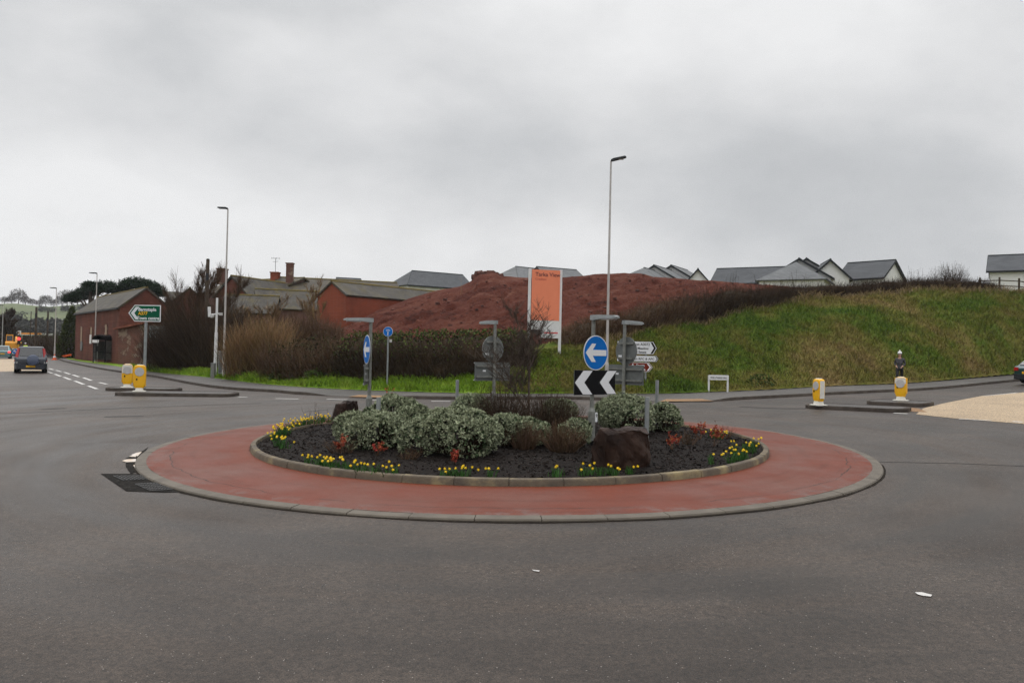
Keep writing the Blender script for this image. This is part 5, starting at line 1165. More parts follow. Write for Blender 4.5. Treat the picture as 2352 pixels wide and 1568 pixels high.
glamp(217, 832, 221, 628, 'street lamp in front of the brick barn'); glamp(125, 823, 129, 662, 'street lamp by the traffic cone down the left road')
q = A(4, 812, 130); q.z = float(G(q.x, q.y)); lamp(q, 7.6, R(172), 'farthest street lamp at the left edge beyond the cars', .75)
def pole(u, y, vt, r, lbl, vb=None):
    k, _ = ray(u, 800); b = Vector((k * y, y, Tv(k * y, y) if u > 400 else float(G(k * y, y)))); t_ = thing('telegraph_pole', lbl, 'pole', b, 0, 'dark wooden poles'); h = A(u, vt, y).z - b.z
    m_ = MB(); m_.cyl((0, 0, -.2), (0, 0, h), r * 1.25, r * .9, 10); m_.build('shaft', M_wood, t_, smooth=40)
    c_ = MB(); c_.box((.05, -r * 1.3, h * .84), (r * 1.2, r * .8, .5)); c_.build('fitting', M_dark, t_)
    m2 = MB(); m2.cyl((0, 0, h), (0, 0, h + .06), r, r * .6, 10); m2.build('cap', M_dark, t_)
pole(472, 58, 596, .13, 'dark wooden pole standing up from the bare thicket'); pole(81, 112, 706, .15, 'thick dark pole left of the street lamps down the road'); pole(108, 118, 716, .13, 'dark pole beside the street lamp with the cone'); pole(69, 118, 716, .06, 'thin dark pole above the traffic light')
# camera mast
q = U(494, 860, .1, T); t_ = thing('camera_mast', 'white traffic camera mast with side mounted cameras beside the street lamp', 'camera mast', q); h = A(502, 684, q.y).z - q.z
m_ = MB(); m_.cyl((0, 0, -.1), (0, 0, h * .55), .10, .09, 12); m_.cyl((0, 0, h * .55), (0, 0, h), .07, .065, 12); m_.build('mast', M_whitepaint, t_, smooth=40)
m_ = MB(); m_.cyl((-.42, 0, h * .775), (.28, 0, h * .80), .045, .045, 8); m_.build('cross_arm', M_whitepaint, t_)
c_ = MB(); c_.cyl((-.42, 0, h * .75), (-.46, 0, h * .88), .09, .09, 10); c_.build('camera', M_whitepaint, t_); c_ = MB(); c_.cyl((-.28, -.1, h * .76), (-.24, .06, h * .76), .10, .10, 12); c_.build('camera', M_bolG, t_); c_ = MB(); c_.box((.24, 0, h * .79), (.18, .14, .16)); c_.build('camera', M_bolG, t_)
q = U(518, 858, .1, T); t_ = thing('equipment_cabinet', 'grey roadside equipment cabinet behind the street lamp foot', 'cabinet', q)
m_ = MB(); m_.box((0, 0, .65), (.75, .4, 1.3)); o_ = m_.build('housing', M_steel, t_); m_ = MB(); m_.box((0, -.205, .65), (.66, .014, 1.15)); m_.build('door', M_grey_back, t_); m_ = MB(); m_.box((0, 0, 1.32), (.82, .46, .05)); m_.build('lid', M_steel, t_)
q = U(489, 868, .1); t_ = thing('short_post', 'stubby grey post at the foot of the camera mast', 'post', q); m_ = MB(); m_.box((0, 0, .42), (.22, .22, .84)); m_.build('shaft', M_steel_d, t_); m_ = MB(); m_.box((0, 0, .86), (.25, .25, .04)); m_.build('cap', M_steel, t_)

# ------------------------------------------------------------------ direction and information signs
def post_mb(h, r=.04, x=0, y=0, z0=-.2): m = MB(); m.cyl((x, y, z0), (x, y, h), r, r, 10); return m
def flag(t_, x0, x1, z0, z1, point, m_face, m_edge, y=-.06, bw=.03, chev=None, name='sign_panel', tip=.22):
    """direction panel, pointed to the left (-1) or right (+1)"""
    zc = (z0 + z1) / 2
    def poly(i):
        if point > 0: return [(x0 + i, z0 + i), (x1 - tip - i * .3, z0 + i), (x1 - i * 1.4, zc), (x1 - tip - i * .3, z1 - i), (x0 + i, z1 - i)]
        return [(x1 - i, z0 + i), (x0 + tip + i * .3, z0 + i), (x0 + i * 1.4, zc), (x0 + tip + i * .3, z1 - i), (x1 - i, z1 - i)]
    P_ = MB(); P_.prism(poly(0), .016, MX((0, y, 0), R(90))); p_ = P_.build(name, m_edge, t_)
    f = MB(); f.prism(poly(bw), .004, MX((0, y - .0155, 0), R(90))); f.build('face', m_face, p_)
    if chev:
        i = bw * 2.2; w = chev[1]; c = MB(); s = 1 if point > 0 else -1; xt = (x1 if s > 0 else x0) - s * i * 1.4; tp = tip * (z1 - z0 - 2 * i) / (z1 - z0)
        a = [(xt - s * tp, z0 + i), (xt, zc), (xt - s * tp, z1 - i), (xt - s * (tp + w), z1 - i), (xt - s * w, zc), (xt - s * (tp + w), z0 + i)]
        c.prism(a, .004, MX((0, y - .0185, 0), R(90))); c.build('chevron', chev[0], p_)
    return p_
def words(p_, s, size, x, z, m_, y, align='LEFT', bold=.004): m = MB(); text_mesh(m, s, size, MX((x, y, z), R(90)), align, bold=bold); m.build('lettering', m_, p_)
# green sign on the left island
q = U(331, 893, .1); t_ = thing('direction_sign', 'green left pointing direction sign on a grey post', 'road sign', q, R(-6)); sc = q.y / F
z_ = lambda v: A(331, v, q.y).z - q.z
post_mb(z_(704), .065).build('post', M_steel, t_, smooth=40)
x0, x1, z0, z1 = -40.5 * sc, 37.5 * sc, z_(738.5), z_(700.5)
p_ = flag(t_, x0, x1, z0, z1, -1, M_signgreen, M_signwht, bw=.04, chev=(M_signwht, .16), tip=15 * sc, y=-.08)
hh = z1 - z0
words(p_, 'Barnstaple', hh * .27, x0 + 24 * sc, z1 - hh * .36, M_signwht, -.105, bold=.006); words(p_, 'A377', hh * .27, x0 + 24 * sc, z1 - hh * .60, M_signyel, -.105, bold=.006); words(p_, 'Town centre', hh * .27, x0 + 21 * sc, z1 - hh * .88, M_signwht, -.105, bold=.006)
# its neighbour seen from behind
q = U(360, 846, .1); t_ = thing('sign_board', 'back of a grey two post road sign in front of the outbuilding', 'road sign', q, R(5)); sc = q.y / F; z_ = lambda v: A(360, v, q.y).z - q.z
for x in (-14, 16): post_mb(z_(749), .05, x * sc, .06).build('post', M_steel, t_)
m_ = MB(); m_.box((1 * sc, 0, (z_(748) + z_(780)) / 2), (42 * sc, .03, z_(748) - z_(780))); pb = m_.build('board', M_grey_back, t_)
for v in (755, 764, 773): m_ = MB(); m_.box((1 * sc, -.03, z_(v)), (42 * sc, .03, .06)); m_.build('rail', M_steel, pb)
# white direction signs
q = A(1482, 893, 38.2); q.z = Tv(q.x, q.y); t_ = thing('direction_sign', 'stack of white and brown right pointing direction signs on one post', 'road sign', q, R(4)); sc = q.y / F; z_ = lambda v: A(1482, v, q.y).z - q.z
post_mb(z_(786), .045).build('post', M_steel, t_, smooth=40)
p_ = flag(t_, -68 * sc, 25 * sc, z_(814), z_(784), 1, M_signwht, M_signblk, bw=.018, chev=(M_signblk, .10), tip=9 * sc, name='white_panel')
words(p_, 'Tiverton A3072', .165, 8 * sc, z_(793.5), M_signblk, -.082, 'RIGHT', .003); words(p_, 'Lords Meadow', .15, 5 * sc, z_(802.5), M_signblk, -.082, 'RIGHT', .003); words(p_, 'Ind Estate', .15, 0 * sc, z_(811), M_signblk, -.082, 'RIGHT', .003)
p_ = flag(t_, -68 * sc, 29 * sc, z_(830.5), z_(816.5), 1, M_signwht, M_signblk, bw=.014, chev=(M_signblk, .045), tip=5 * sc, name='white_panel')
words(p_, 'Crediton RFC & AFC', .155, 19 * sc, z_(826.5), M_signblk, -.082, 'RIGHT', .002)
p_ = flag(t_, -42 * sc, 15 * sc, z_(853.5), z_(832.5), 1, M_signbrown, M_signwht, bw=.02, chev=(M_signwht, .08), tip=8 * sc, name='brown_panel')
words(p_, 'Sports', .15, -23 * sc, z_(841.5), M_signwht, -.082); words(p_, 'Centre', .15, -23 * sc, z_(850.5), M_signwht, -.082)
sy = MB(); xx, zz = -31 * sc, z_(843)
sy.cyl((xx, -.08, zz + .10), (xx, -.084, zz + .10), .04, .04, 10)
for a_, b_, w in (((0, .06), (0, -.05), .09), ((-.11, .05), (.10, .02), .04), ((0, -.04), (-.09, -.16), .045), ((0, -.04), (.05, -.17), .045)):
    d_ = Vector((b_[0] - a_[0], b_[1] - a_[1])); l = d_.length; M = Matrix.Translation((xx + (a_[0] + b_[0]) / 2, -.082, zz + (a_[1] + b_[1]) / 2)) @ Matrix.Rotation(-math.atan2(d_.y, d_.x), 4, 'Y'); sy.add([M @ Vector((sx * l / 2, sy_ * .002, sz * w / 2)) for sz in (-1, 1) for sy_ in (-1, 1) for sx in (-1, 1)], [(0, 2, 3, 1), (4, 5, 7, 6), (0, 1, 5, 4), (2, 6, 7, 3), (0, 4, 6, 2), (1, 3, 7, 5)])
sy.build('symbol', M_signwht, p_)
# street name board
y_ = 38.4; q = A(1650, 889, y_); q.z = Tv(q.x, q.y); t_ = thing('street_name_board', 'low white street name board on two legs in the bank grass', 'street sign', q, R(3)); sc = y_ / F; z_ = lambda v: A(1650, v, y_).z - q.z
for x in (-22, 22): m_ = MB(); m_.box((x * sc, .03, z_(862) / 2 - .1), (.07, .06, z_(862) + .2)); m_.build('leg', M_whitepaint, t_)
m_ = MB(); m_.box((0, -.02, (z_(861) + z_(872.5)) / 2), (46 * sc, .03, z_(861) - z_(872.5))); p_ = m_.build('board', M_whitepaint, t_); words(p_, 'WELLPARKS HILL', .105, 0, z_(869), M_signblk, -.04, 'CENTER', .001)
# blue shared path sign
q = U(889, 884, 0, T); t_ = thing('cycle_path_sign', 'small round blue shared path sign on a thin post in the verge', 'road sign', q, R(-6)); z_ = lambda v: A(890, v, q.y).z - q.z; sc = q.y / F; zc = z_(761.5)
post_mb(zc + .2, .038).build('post', M_steel, t_, smooth=40)
m_ = MB(); m_.cyl((0, -.05, zc), (0, -.065, zc), 11.2 * sc, 11.2 * sc, 28); p_ = m_.build('disc', M_signwht, t_); m_ = MB(); m_.cyl((0, -.064, zc), (0, -.07, zc), 10.6 * sc, 10.6 * sc, 28); m_.build('blue_face', M_signblue, p_)
sy = MB()
for x in (-.055, .055): 
    for i in range(10):
        a0, a1 = i * .628, (i + 1) * .628; sy.add([(x + r * math.cos(a), -.073, zc + .06 + r * math.sin(a)) for r, a in ((.028, a0), (.042, a0), (.042, a1), (.028, a1))], [(0, 1, 2, 3)])
sy.box((0, -.073, zc + .095), (.10, .002, .012)); sy.box((.0, -.073, zc - .08), (.035, .002, .10)); sy.box((-.02, -.073, zc - .15), (.018, .002, .06)); sy.box((.015, -.073, zc - .15), (.018, .002, .06)); sy.cyl((0, -.072, zc - .015), (0, -.074, zc - .015), .02, .02, 8)
sy.build('symbol', M_signwht, p_); m_ = MB(); m_.box((.12, 0, zc - .42), (.1, .08, .14)); m_.build('fitting', M_bolG, t_)
# tall orange site board
y_ = 42.0; q = A(1250, 808, y_); q.z = Tv(q.x, q.y); t_ = thing('site_board', 'tall orange and white advertising board on two white posts above the hedge end', 'advertising board', q, R(14)); z_ = lambda v: A(1250, v, y_).z - q.z; sc = y_ / F / math.cos(R(14))
for x in (-36.5, 35.5): m_ = MB(); m_.box((x * sc, .03, z_(618) / 2 - .2), (.13, .09, z_(618) + .4)); m_.build('post', M_whitepaint, t_)
zb, zt, zm = z_(776), z_(620), z_(736)
m_ = MB(); m_.box((0, -.04, (zt + zm) / 2), (65 * sc, .04, zt - zm)); p_ = m_.build('orange_panel', M_orange, t_)
words(p_, 'Tarka View', .285, -25 * sc, z_(635), mat('board_lettering_dark', (.11, .02, .03), None), -.065, bold=.002); words(p_, 'Crediton', .16, -25 * sc, z_(644), mat('board_lettering_red', (.50, .10, .06), None), -.065, bold=.001)
m_ = MB(); m_.box((10.5 * sc, -.04, (zb + zm) / 2 - .002), (44 * sc, .036, zm - zb)); m_.build('white_panel', M_whitepaint, t_)
m_ = MB(); m_.box((-22.25 * sc, -.04, (z_(757) + zm) / 2), (20.5 * sc, .036, zm - z_(757))); m_.build('white_panel', M_whitepaint, t_)
m_ = MB(); m_.box((-21.5 * sc, -.035, (z_(757.5) + z_(767)) / 2), (20 * sc, .05, z_(757.5) - z_(767))); m_.build('dark_plate', M_dark, t_)
m_ = MB(); m_.box((14 * sc, -.06, z_(764)), (32 * sc, .004, .07)); m_.build('red_band', M_redsign, t_)
# ------------------------------------------------------------------ bus shelter
q = U(241, 834, .1); t_ = thing('bus_shelter', 'dark framed bus shelter with curved roof against the brick barn', 'bus shelter', q, R(-30)); sc = q.y / F; w = 1.75; d = 1.2; h = 2.15
fr = MB()
for x in (-w / 2, -.05, w / 2):
    for y in (-d / 2, d / 2):
        if not (x == -.05 and y < 0): fr.box((x, y, h / 2), (.07, .07, h))
for y in (d / 2,):
    for z in (.25, 1.0, h): fr.box((0, y, z), (w, .06, .06))
for x in (-w / 2, w / 2):
    for z in (.25, 1.0, h): fr.box((x, 0, z), (.06, d, .06))
fr.box((0, -d / 2, h), (w, .06, .10)); fr.build('frame', M_black, t_)
rf = MB(); rf.loft([[(x * 1.08, -d / 2 - .12, z), (x * 1.08, d / 2 + .1, z), (x * 1.08, d / 2 + .1, z + .05), (x * 1.08, -d / 2 - .12, z + .05)] for x, z in [(w / 2 * math.cos(a), h + .02 + .42 * math.sin(a)) for a in np.linspace(math.pi, 0, 9)]]); rf.build('roof', M_black, t_, smooth=40)
M_pan = mat('shelter_glazing', (.10, .10, .095), (.06, .06, .058), 3, .15)
for x0 in (-.46, .42): g = MB(); g.box((x0, d / 2, 1.2), (.72, .015, 1.75)); g.build('back_pane', M_pan, t_)
for x0 in (-w / 2, w / 2): g = MB(); g.box((x0, 0, 1.2), (.015, d - .15, 1.75)); g.build('end_pane', M_pan, t_)
g = MB(); g.box((0, .35, .5), (w - .2, .28, .06)); g.build('bench', M_dark, t_)
q = U(219, 834, .1); t_ = thing('bus_stop_flag', 'small white bus stop flag on a pole by the shelter', 'bus stop', q, R(-20)); z_ = lambda v: A(219, v, q.y).z - q.z
post_mb(z_(780), .03, .2).build('post', M_steel_d, t_); m_ = MB(); m_.box((-.05, 0, z_(783.5)), (.75, .03, .26)); m_.build('flag', M_whitepaint, t_); m_ = MB(); m_.box((.2, -.05, 1.35), (.28, .04, .5)); m_.build('timetable', M_black, t_)

# ------------------------------------------------------------------ vehicles
def paint(n, c): return mat(n, c, None, rough=.28, spec=.5, metal=.25, coat=.6)
def plate_quad(mb, a, b, c, d, off, n): mb.slab([Vector(p) + Vector(n) * off for p in (a, b, c, d)], .02)
def car(lbl, loc, yaw, Ln, Wd, H_, m_body, suv=False, lit=True, bumper=None, name='car'):
    """local y forward; built from cross sections so that the shoulders, tumblehome and screens are real surfaces"""
    t_ = thing(name, lbl, 'car', loc, yaw, 'cars on the road'); w = Wd / 2; L2 = Ln / 2; g0 = .22 if suv else .17; bz = H_ * (.60 if suv else .62)
    # stations: y, half width at sill, half width at shoulder, shoulder z, half width at top, top z
    rb = H_ * .36
    st = [(-L2, .86 * w, .90 * w, bz * .80, .84 * w, bz * .86), (-L2 + .06, .93 * w, .97 * w, bz * .84, .90 * w, bz * .97)]
    if suv: cab = [(-L2 + .10, .75, bz * 1.0), (-L2 + .42, .74, H_ * .985), (-L2 + 1.5, .76, H_), (.55, .75, H_ * .985), (1.32, .78, bz * 1.06)]
    else: cab = [(-L2 + .14, .78, bz * 1.02), (-L2 + .75, .70, H_ * .975), (-L2 + 1.5, .72, H_), (.25, .71, H_ * .98), (1.12, .80, bz * 1.04)]
    for y, tw, tz in cab: st.append((y, .97 * w, 1.0 * w, bz, tw * w, tz))
    st += [(L2 - .45, .95 * w, .96 * w, bz * .93, .82 * w, bz * .99), (L2 - .1, .88 * w, .88 * w, bz * .80, .74 * w, bz * .86), (L2, .78 * w, .78 * w, bz * .66, .66 * w, bz * .70)]
    rings = []
    for y, a, b_, zs, tw, tz in st:
        half = [(a * .9, g0), (a, g0 + .12), (b_, g0 + (zs - g0) * .55), (b_ * .995, zs), (max(tw, .01) * 1.0 + (b_ - tw) * .06, tz - .04 if tz > zs + .1 else tz - .015), (tw * .90, tz)]
        rings.append([(x, y, z) for x, z in half] + [(-x, y, z) for x, z in half[::-1]])
    bd = MB(); bd.loft(rings); o_ = bd.build('body', m_body, t_, smooth=50); bv = o_.modifiers.new('bevel', 'BEVEL'); bv.width = .03; bv.segments = 2; bv.limit_method = 'ANGLE'; bv.angle_limit = R(25)
    def S_(i): y, a, b_, zs, tw, tz = st[i]; return y, b_, zs, tw, tz
    # rear screen between station 2 and 3, windscreen between 5 and 6, side glass 3..5
    y2, b2_, z2, t2, tz2 = S_(2); y3, b3_, z3, t3, tz3 = S_(3); y5, b5, z5, t5, tz5 = S_(5); y6, b6, z6, t6, tz6 = S_(6)
    lerp = lambda p, q, s: tuple(p[i] + (q[i] - p[i]) * s for i in range(3))
    r0, r1 = (t2 * .9, y2, tz2), (t3 * .88, y3, tz3); nrm = Vector((0, -(tz3 - tz2), (y3 - y2))).normalized(); nrm = Vector((0, -abs(nrm.y), abs(nrm.z)))
    g = MB(); a_, b_ = lerp(r0, r1, .08), lerp(r0, r1, .90); plate_quad(g, (-a_[0], a_[1], a_[2]), (a_[0], a_[1], a_[2]), (b_[0], b_[1], b_[2]), (-b_[0], b_[1], b_[2]), .012, nrm); g.build('rear_screen', M_glass, t_)
    r0, r1 = (t6 * .9, y6, tz6), (t5 * .88, y5, tz5); nrm = Vector((0, abs(tz5 - tz6), abs(y6 - y5))).normalized(); g = MB(); a_, b_ = lerp(r0, r1, .06), lerp(r0, r1, .93); plate_quad(g, (-a_[0], a_[1], a_[2]), (a_[0], a_[1], a_[2]), (b_[0], b_[1], b_[2]), (-b_[0], b_[1], b_[2]), .012, nrm); g.build('windscreen', M_glass, t_)
    for s in (-1, 1):
        y4 = st[4][0]; zz = bz + .04; top = H_ * .93; xb = w * .985; xt = w * (.79 if suv else .76)
        for (ya, yb2, yc, yd) in ((y3 - (.12 if suv else .3), y4 + .05, y4 + .05, y3 + .05), (y4 + .13, y6 - .25, y5 - .05, y4 + .13)):
            g = MB(); nn = Vector((s * .93, 0, .36)); g.slab([Vector(p) + nn * .012 for p in ((s * xb, ya, zz), (s * xb, yb2, zz), (s * xt, yc, top), (s * xt, yd, top))], .02); g.build('side_window', M_glass, t_)
        for yw in (-L2 + .82, L2 - .85):
            rw = .345 if suv else .295; wh = MB(); x0 = s * (w - .20); x1 = s * (w + .01)
            wh.cyl((x0, yw, rw), (x1, yw, rw), rw, rw, 22); o2 = wh.build('wheel', M_rubber, t_, smooth=40)
            rm = MB(); rm.cyl((x1 - s * .01, yw, rw), (x1 + s * .008, yw, rw), rw * .62, rw * .58, 16); rm.build('rim', M_steel, o2)
            ac = MB(); ac.cyl((s * (w - .3), yw, rw + .02), (s * (w + .004), yw, rw + .02), rw * 1.15, rw * 1.15, 20); ac.build('wheel_arch', M_black, t_)
        tl = MB(); 
        if suv: tl.slab([Vector((s * w * a, y, z)) for a, y, z in ((.80, -L2 + .03, bz * .72), (1.0, -L2 + .10, bz * .72), (.82, -L2 + .38, H_ * .93), (.70, -L2 + .30, H_ * .93))], .07)
        else: tl.slab([Vector((s * w * a, y, z)) for a, y, z in ((.62, -L2 - .005, bz * .74), (.93, -L2 + .02, bz * .72), (.92, -L2 + .04, bz * .93), (.66, -L2 + .01, bz * .93))], .05)
        tl.build('tail_light', M_redlit if lit else M_red, t_)
        if suv:
            tl = MB(); tl.slab([Vector((s * w * a, y, z)) for a, y, z in ((.80, -L2 + .01, bz * .60), (1.0, -L2 + .08, bz * .60), (1.0, -L2 + .085, bz * .71), (.80, -L2 + .02, bz * .71))], .06); tl.build('reversing_light', M_bolG, t_)
        mr = MB(); mr.box((s * (w + .10), .85, bz + .08), (.2, .1, .14)); mr.build('door_mirror', m_body, t_)
        hl = MB(); hl.slab([Vector((s * w * a, y, z)) for a, y, z in ((.45, L2 + .0, bz * .62), (.80, L2 - .06, bz * .64), (.82, L2 - .07, bz * .76), (.48, L2 - .01, bz * .72))], .05); hl.build('headlight', M_bolG, t_)
    bp = MB(); bp.loft([[(-x, y, z0), (x, y, z0), (x * .98, y, z1), (-x * .98, y, z1)] for y, x, z0, z1 in ((-L2 - .07, w * .86, g0 + .04, bz * .52), (-L2 + .05, w * .985, g0 + .02, bz * .54), (-L2 + .35, w * 1.005, g0 + .02, bz * .50))]); bp.build('rear_bumper', bumper or m_body, t_, smooth=40)
    bp = MB(); bp.loft([[(-x, y, z0), (x, y, z0), (x * .98, y, z1), (-x * .98, y, z1)] for y, x, z0, z1 in ((L2 + .06, w * .74, g0 + .02, bz * .5), (L2 - .1, w * .90, g0, bz * .52))]); bp.build('front_bumper', bumper or m_body, t_)
    pl = MB(); pl.box((0, -L2 - .085, bz * (.42 if suv else .62)), (.52, .02, .11)); pl.build('number_plate', M_signyel, t_)
    if suv:
        sw = MB(); sw.cyl((.12, -L2 - .22, bz * .80), (.12, -L2 + .02, bz * .80), .33, .37, 28); sw.cyl((.12, -L2 - .26, bz * .80), (.12, -L2 - .22, bz * .80), .24, .33, 28); sw.build('spare_wheel_cover', mat('spare_wheel_cover_blue', (.075, .095, .15), None, rough=.3, coat=.5), t_, smooth=40)
        for s in (-1, 1): rr_ = MB(); rr_.cyl((s * w * .66, -L2 + .5, H_ + .05), (s * w * .66, .5, H_ + .04), .02, .02, 6); rr_.build('roof_rail', M_black, t_)
    return t_
q = U(71.5, 854); car('dark grey off-road car with a spare wheel cover on its tailgate', q, math.atan2(-q.x, q.y) * 1.0 - R(1), 4.5, 1.84, 1.70, paint('dark_grey_paintwork', (.020, .025, .036)), True, False)
q2 = U(6, 823); car('pale teal hatchback waiting with brake lights lit ahead of the dark off-road car', q2, math.atan2(-q2.x, q2.y) - R(2), 4.0, 1.72, 1.46, paint('teal_paintwork', (.085, .17, .175)))
q3 = U(2349, 886.5); v3 = q3.copy(); yw = R(-68); v3 += Vector((-math.sin(yw) * 1.55, math.cos(yw) * 1.55, 0)) ; v3.x += .85; v3.y += .5; v3.z = float(G(v3.x, v3.y))
car('dark green car leaving at the right edge on the uphill road', v3, yw, 3.9, 1.66, 1.40, paint('dark_green_paintwork', (.008, .045, .045)), lit=False, bumper=M_dark)

# ------------------------------------------------------------------ people
def skin_mesh(name, verts, edges, radii, mat_, parent, root=0, sub=2):
    me = bpy.data.meshes.new(name); me.from_pydata(verts, edges, []); me.materials.append(mat_)
    o = bpy.data.objects.new(name, me); COL.objects.link(o); o.parent = parent
    md = o.modifiers.new('skin', 'SKIN'); md.use_smooth_shade = True
    for i, r in enumerate(radii):
        sv_ = me.skin_vertices[0].data[i]; sv_.radius = (r, r) if not hasattr(r, '__len__') else r; sv_.use_root = (i == root)
    sb = o.modifiers.new('subsurf', 'SUBSURF'); sb.levels = sub; sb.render_levels = sub
    return o
def person(lbl, loc, yaw, H_, m_top, m_leg, m_hat, stride=.28, long_hair=True, vest=None, arms='pockets'):
    """local: faces -y, x to its left"""
    t_ = thing('person', lbl, 'person', loc, yaw); k = H_ / 1.65
    V = []; E = []; Rr = []
    def add(p, r, par=None):
        V.append(tuple(c * k for c in p)); Rr.append(tuple(q * k for q in r) if hasattr(r, '__len__') else r * k); i = len(V) - 1
        if par is not None: E.append((par, i))
        return i
    pel = add((0, 0, .88), (.12, .09)); ch = add((0, -.01, 1.08), (.10, .07), pel); sh = add((0, .0, 1.28), (.10, .065), ch); nk = add((0, -.02, 1.42), .052, sh); hd0 = add((0, -.035, 1.49), .075, nk); hd1 = add((0, -.04, 1.58), .085, hd0)
    feet = []
    for s, f in ((-1, -stride), (1, stride)):
        hp = add((s * .085, f * .08, .80), .088, pel); kn = add((s * .085, f * .55 - .03, .47), .058, hp); an = add((s * .08, f * 1.0 + (.05 if f > 0 else 0), .085 + (.03 if f > 0 else 0)), .038, kn); to = add((s * .09, f * 1.0 - .15, .035), .034, an); feet.append((an, to))
    hands = []
    for s in (-1, 1):
        so = add((s * .165, .0, 1.30), .058, sh)
        if arms == 'pockets': el = add((s * .235, .06, 1.06), .042, so); wr = add((s * .15, -.10, .93), .032, el)
        else: el = add((s * .25, .02, 1.06), .042, so); wr = add((s * .27, -.12, .86), .032, el)
        pa = add((s * .125 if arms == 'pockets' else s * .27, -.135, .90 if arms == 'pockets' else .79), .026, wr)
        for j in range(5):
            a = (j - 2) * .016; b_ = Vector(V[pa]) / k; ln = (.045, .07, .075, .07, .055)[j]
            f1 = add((b_.x - s * (.012 if arms == 'pockets' else 0), b_.y - .02 + a * .3, b_.z + a * (1 if arms == 'pockets' else .4) - .02), .011, pa); add((b_.x - s * (.02 + ln * .5 if arms == 'pockets' else .0), b_.y - .03 + a * .3, b_.z + a - ln), .008, f1)
    skin_mesh('body', V, E, Rr, M_skin, t_)
    # nose and ears ride on the head as part of a face piece
    fm = MB(); hc = Vector(V[hd1])
    fm.cyl(hc + Vector((0, -.078, -.015)) * k, hc + Vector((0, -.112, -.04)) * k, .010 * k, .016 * k, 8); fm.build('nose', M_skin, t_)
    for s in (-1, 1):
        e = MB(); e.cyl(hc + Vector((s * .032, -.083, 0)) * k, hc + Vector((s * .032, -.090, 0)) * k, .010 * k, .008 * k, 8); e.build('eye', M_black, t_)
    e = MB(); e.box(hc + Vector((0, -.083, -.075)) * k, (.045 * k, .012 * k, .010 * k)); e.build('mouth', mat('lips', (.35, .12, .10), None), t_)
    # jacket
    jv = [(0, 0, .86), (0, 0, .98), (0, -.01, 1.10), (0, 0, 1.30), (0, -.01, 1.385)]; je = [(0, 1), (1, 2), (2, 3), (3, 4)]; jr = [(.15, .12), (.145, .115), (.145, .115), (.15, .11), (.07, .07)]
    for s in (-1, 1):
        i = len(jv); 
        if arms == 'pockets': jv += [(s * .175, .0, 1.30), (s * .245, .06, 1.06), (s * .165, -.09, .945)]
        else: jv += [(s * .175, .0, 1.30), (s * .255, .02, 1.06), (s * .27, -.11, .88)]
        je += [(3, i), (i, i + 1), (i + 1, i + 2)]; jr += [.066, .056, .048]
    skin_mesh('jacket', [tuple(c * k for c in p) for p in jv], je, [tuple(q * k for q in r) if hasattr(r, '__len__') else r * k for r in jr], m_top, t_, 1)
    if vest: pass
    tv_ = [(0, 0, .88)]; te = []; tr_ = [(.15, .115)]
    for s, f in ((-1, -stride), (1, stride)):
        i = len(tv_); tv_ += [(s * .085, f * .08, .80), (s * .085, f * .55 - .03, .47), (s * .08, f * .98 + (.05 if f > 0 else 0), .11 + (.03 if f > 0 else 0))]; te += [(0, i), (i, i + 1), (i + 1, i + 2)]; tr_ += [.10, .068, .052]
    skin_mesh('trousers', [tuple(c * k for c in p) for p in tv_], te, [tuple(q * k for q in r) if hasattr(r, '__len__') else r * k for r in tr_], m_leg, t_)
    for an, to in feet:
        a_, b_ = Vector(V[an]), Vector(V[to]); so_ = skin_mesh('shoe', [tuple(a_ + Vector((0, .03, -.045)) * k), tuple((a_ + b_) / 2 + Vector((0, 0, -.01)) * k), tuple(b_ + Vector((0, -.02, 0)) * k)], [(0, 1), (1, 2)], [.046 * k, .048 * k, .040 * k], M_black, t_)
    # hat
    ht = MB(); n = 16
    ht.loft([[(hc.x + r * k * math.cos(a), hc.y + r * k * math.sin(a) * 1.08, hc.z + z * k) for a in np.linspace(0, 2 * math.pi, n, endpoint=False)] for z, r in ((.005, .103), (.045, .106), (.085, .097), (.12, .07), (.138, .03))]); 
    if not vest: ht.loft([[(hc.x + r * k * math.cos(a), hc.y + r * k * math.sin(a), hc.z + z * k) for a in np.linspace(0, 2 * math.pi, 10, endpoint=False)] for z, r in ((.13, .01), (.145, .032), (.17, .038), (.195, .03), (.205, .008))])
    ht.build('hat', m_hat, t_, smooth=60)
    if long_hair:
        hr = MB(); hr.loft([[(hc.x + x * k, hc.y + y * k, hc.z + z * k) for x, y in ((-.09 * s, .01), (-.075 * s, .085), (0, .10 + .02 * s), (.075 * s, .085), (.09 * s, .01), (.07 * s, .04), (0, .065), (-.07 * s, .04))] for z, s in ((.03, 1.0), (-.06, 1.08), (-.15, 1.1), (-.24, .9))]); hr.build('hair', mat('dark_hair', (.02, .013, .01), None), t_, smooth=60)
    return t_
q = U(2066, 881.5, .125); person('walker in a grey jacket, black trousers and white bobble hat on the footway', q, R(-35), 1.66, mat('grey_jacket', (.065, .062, .07), (.035, .034, .038), 9, .85), mat('black_trousers', (.010, .010, .012), None, rough=.8), mat('white_knit', (.72, .71, .70), None, rough=.9))
q = U(58, 818); q.z = float(G(q.x, q.y)); person('worker in a white helmet and hi-vis yellow jacket beside the roadworks', q, R(15), 1.78, M_hiviz, mat('worker_trousers', (.45, .10, .02), None), M_whitepaint, .12, False, True, 'down')

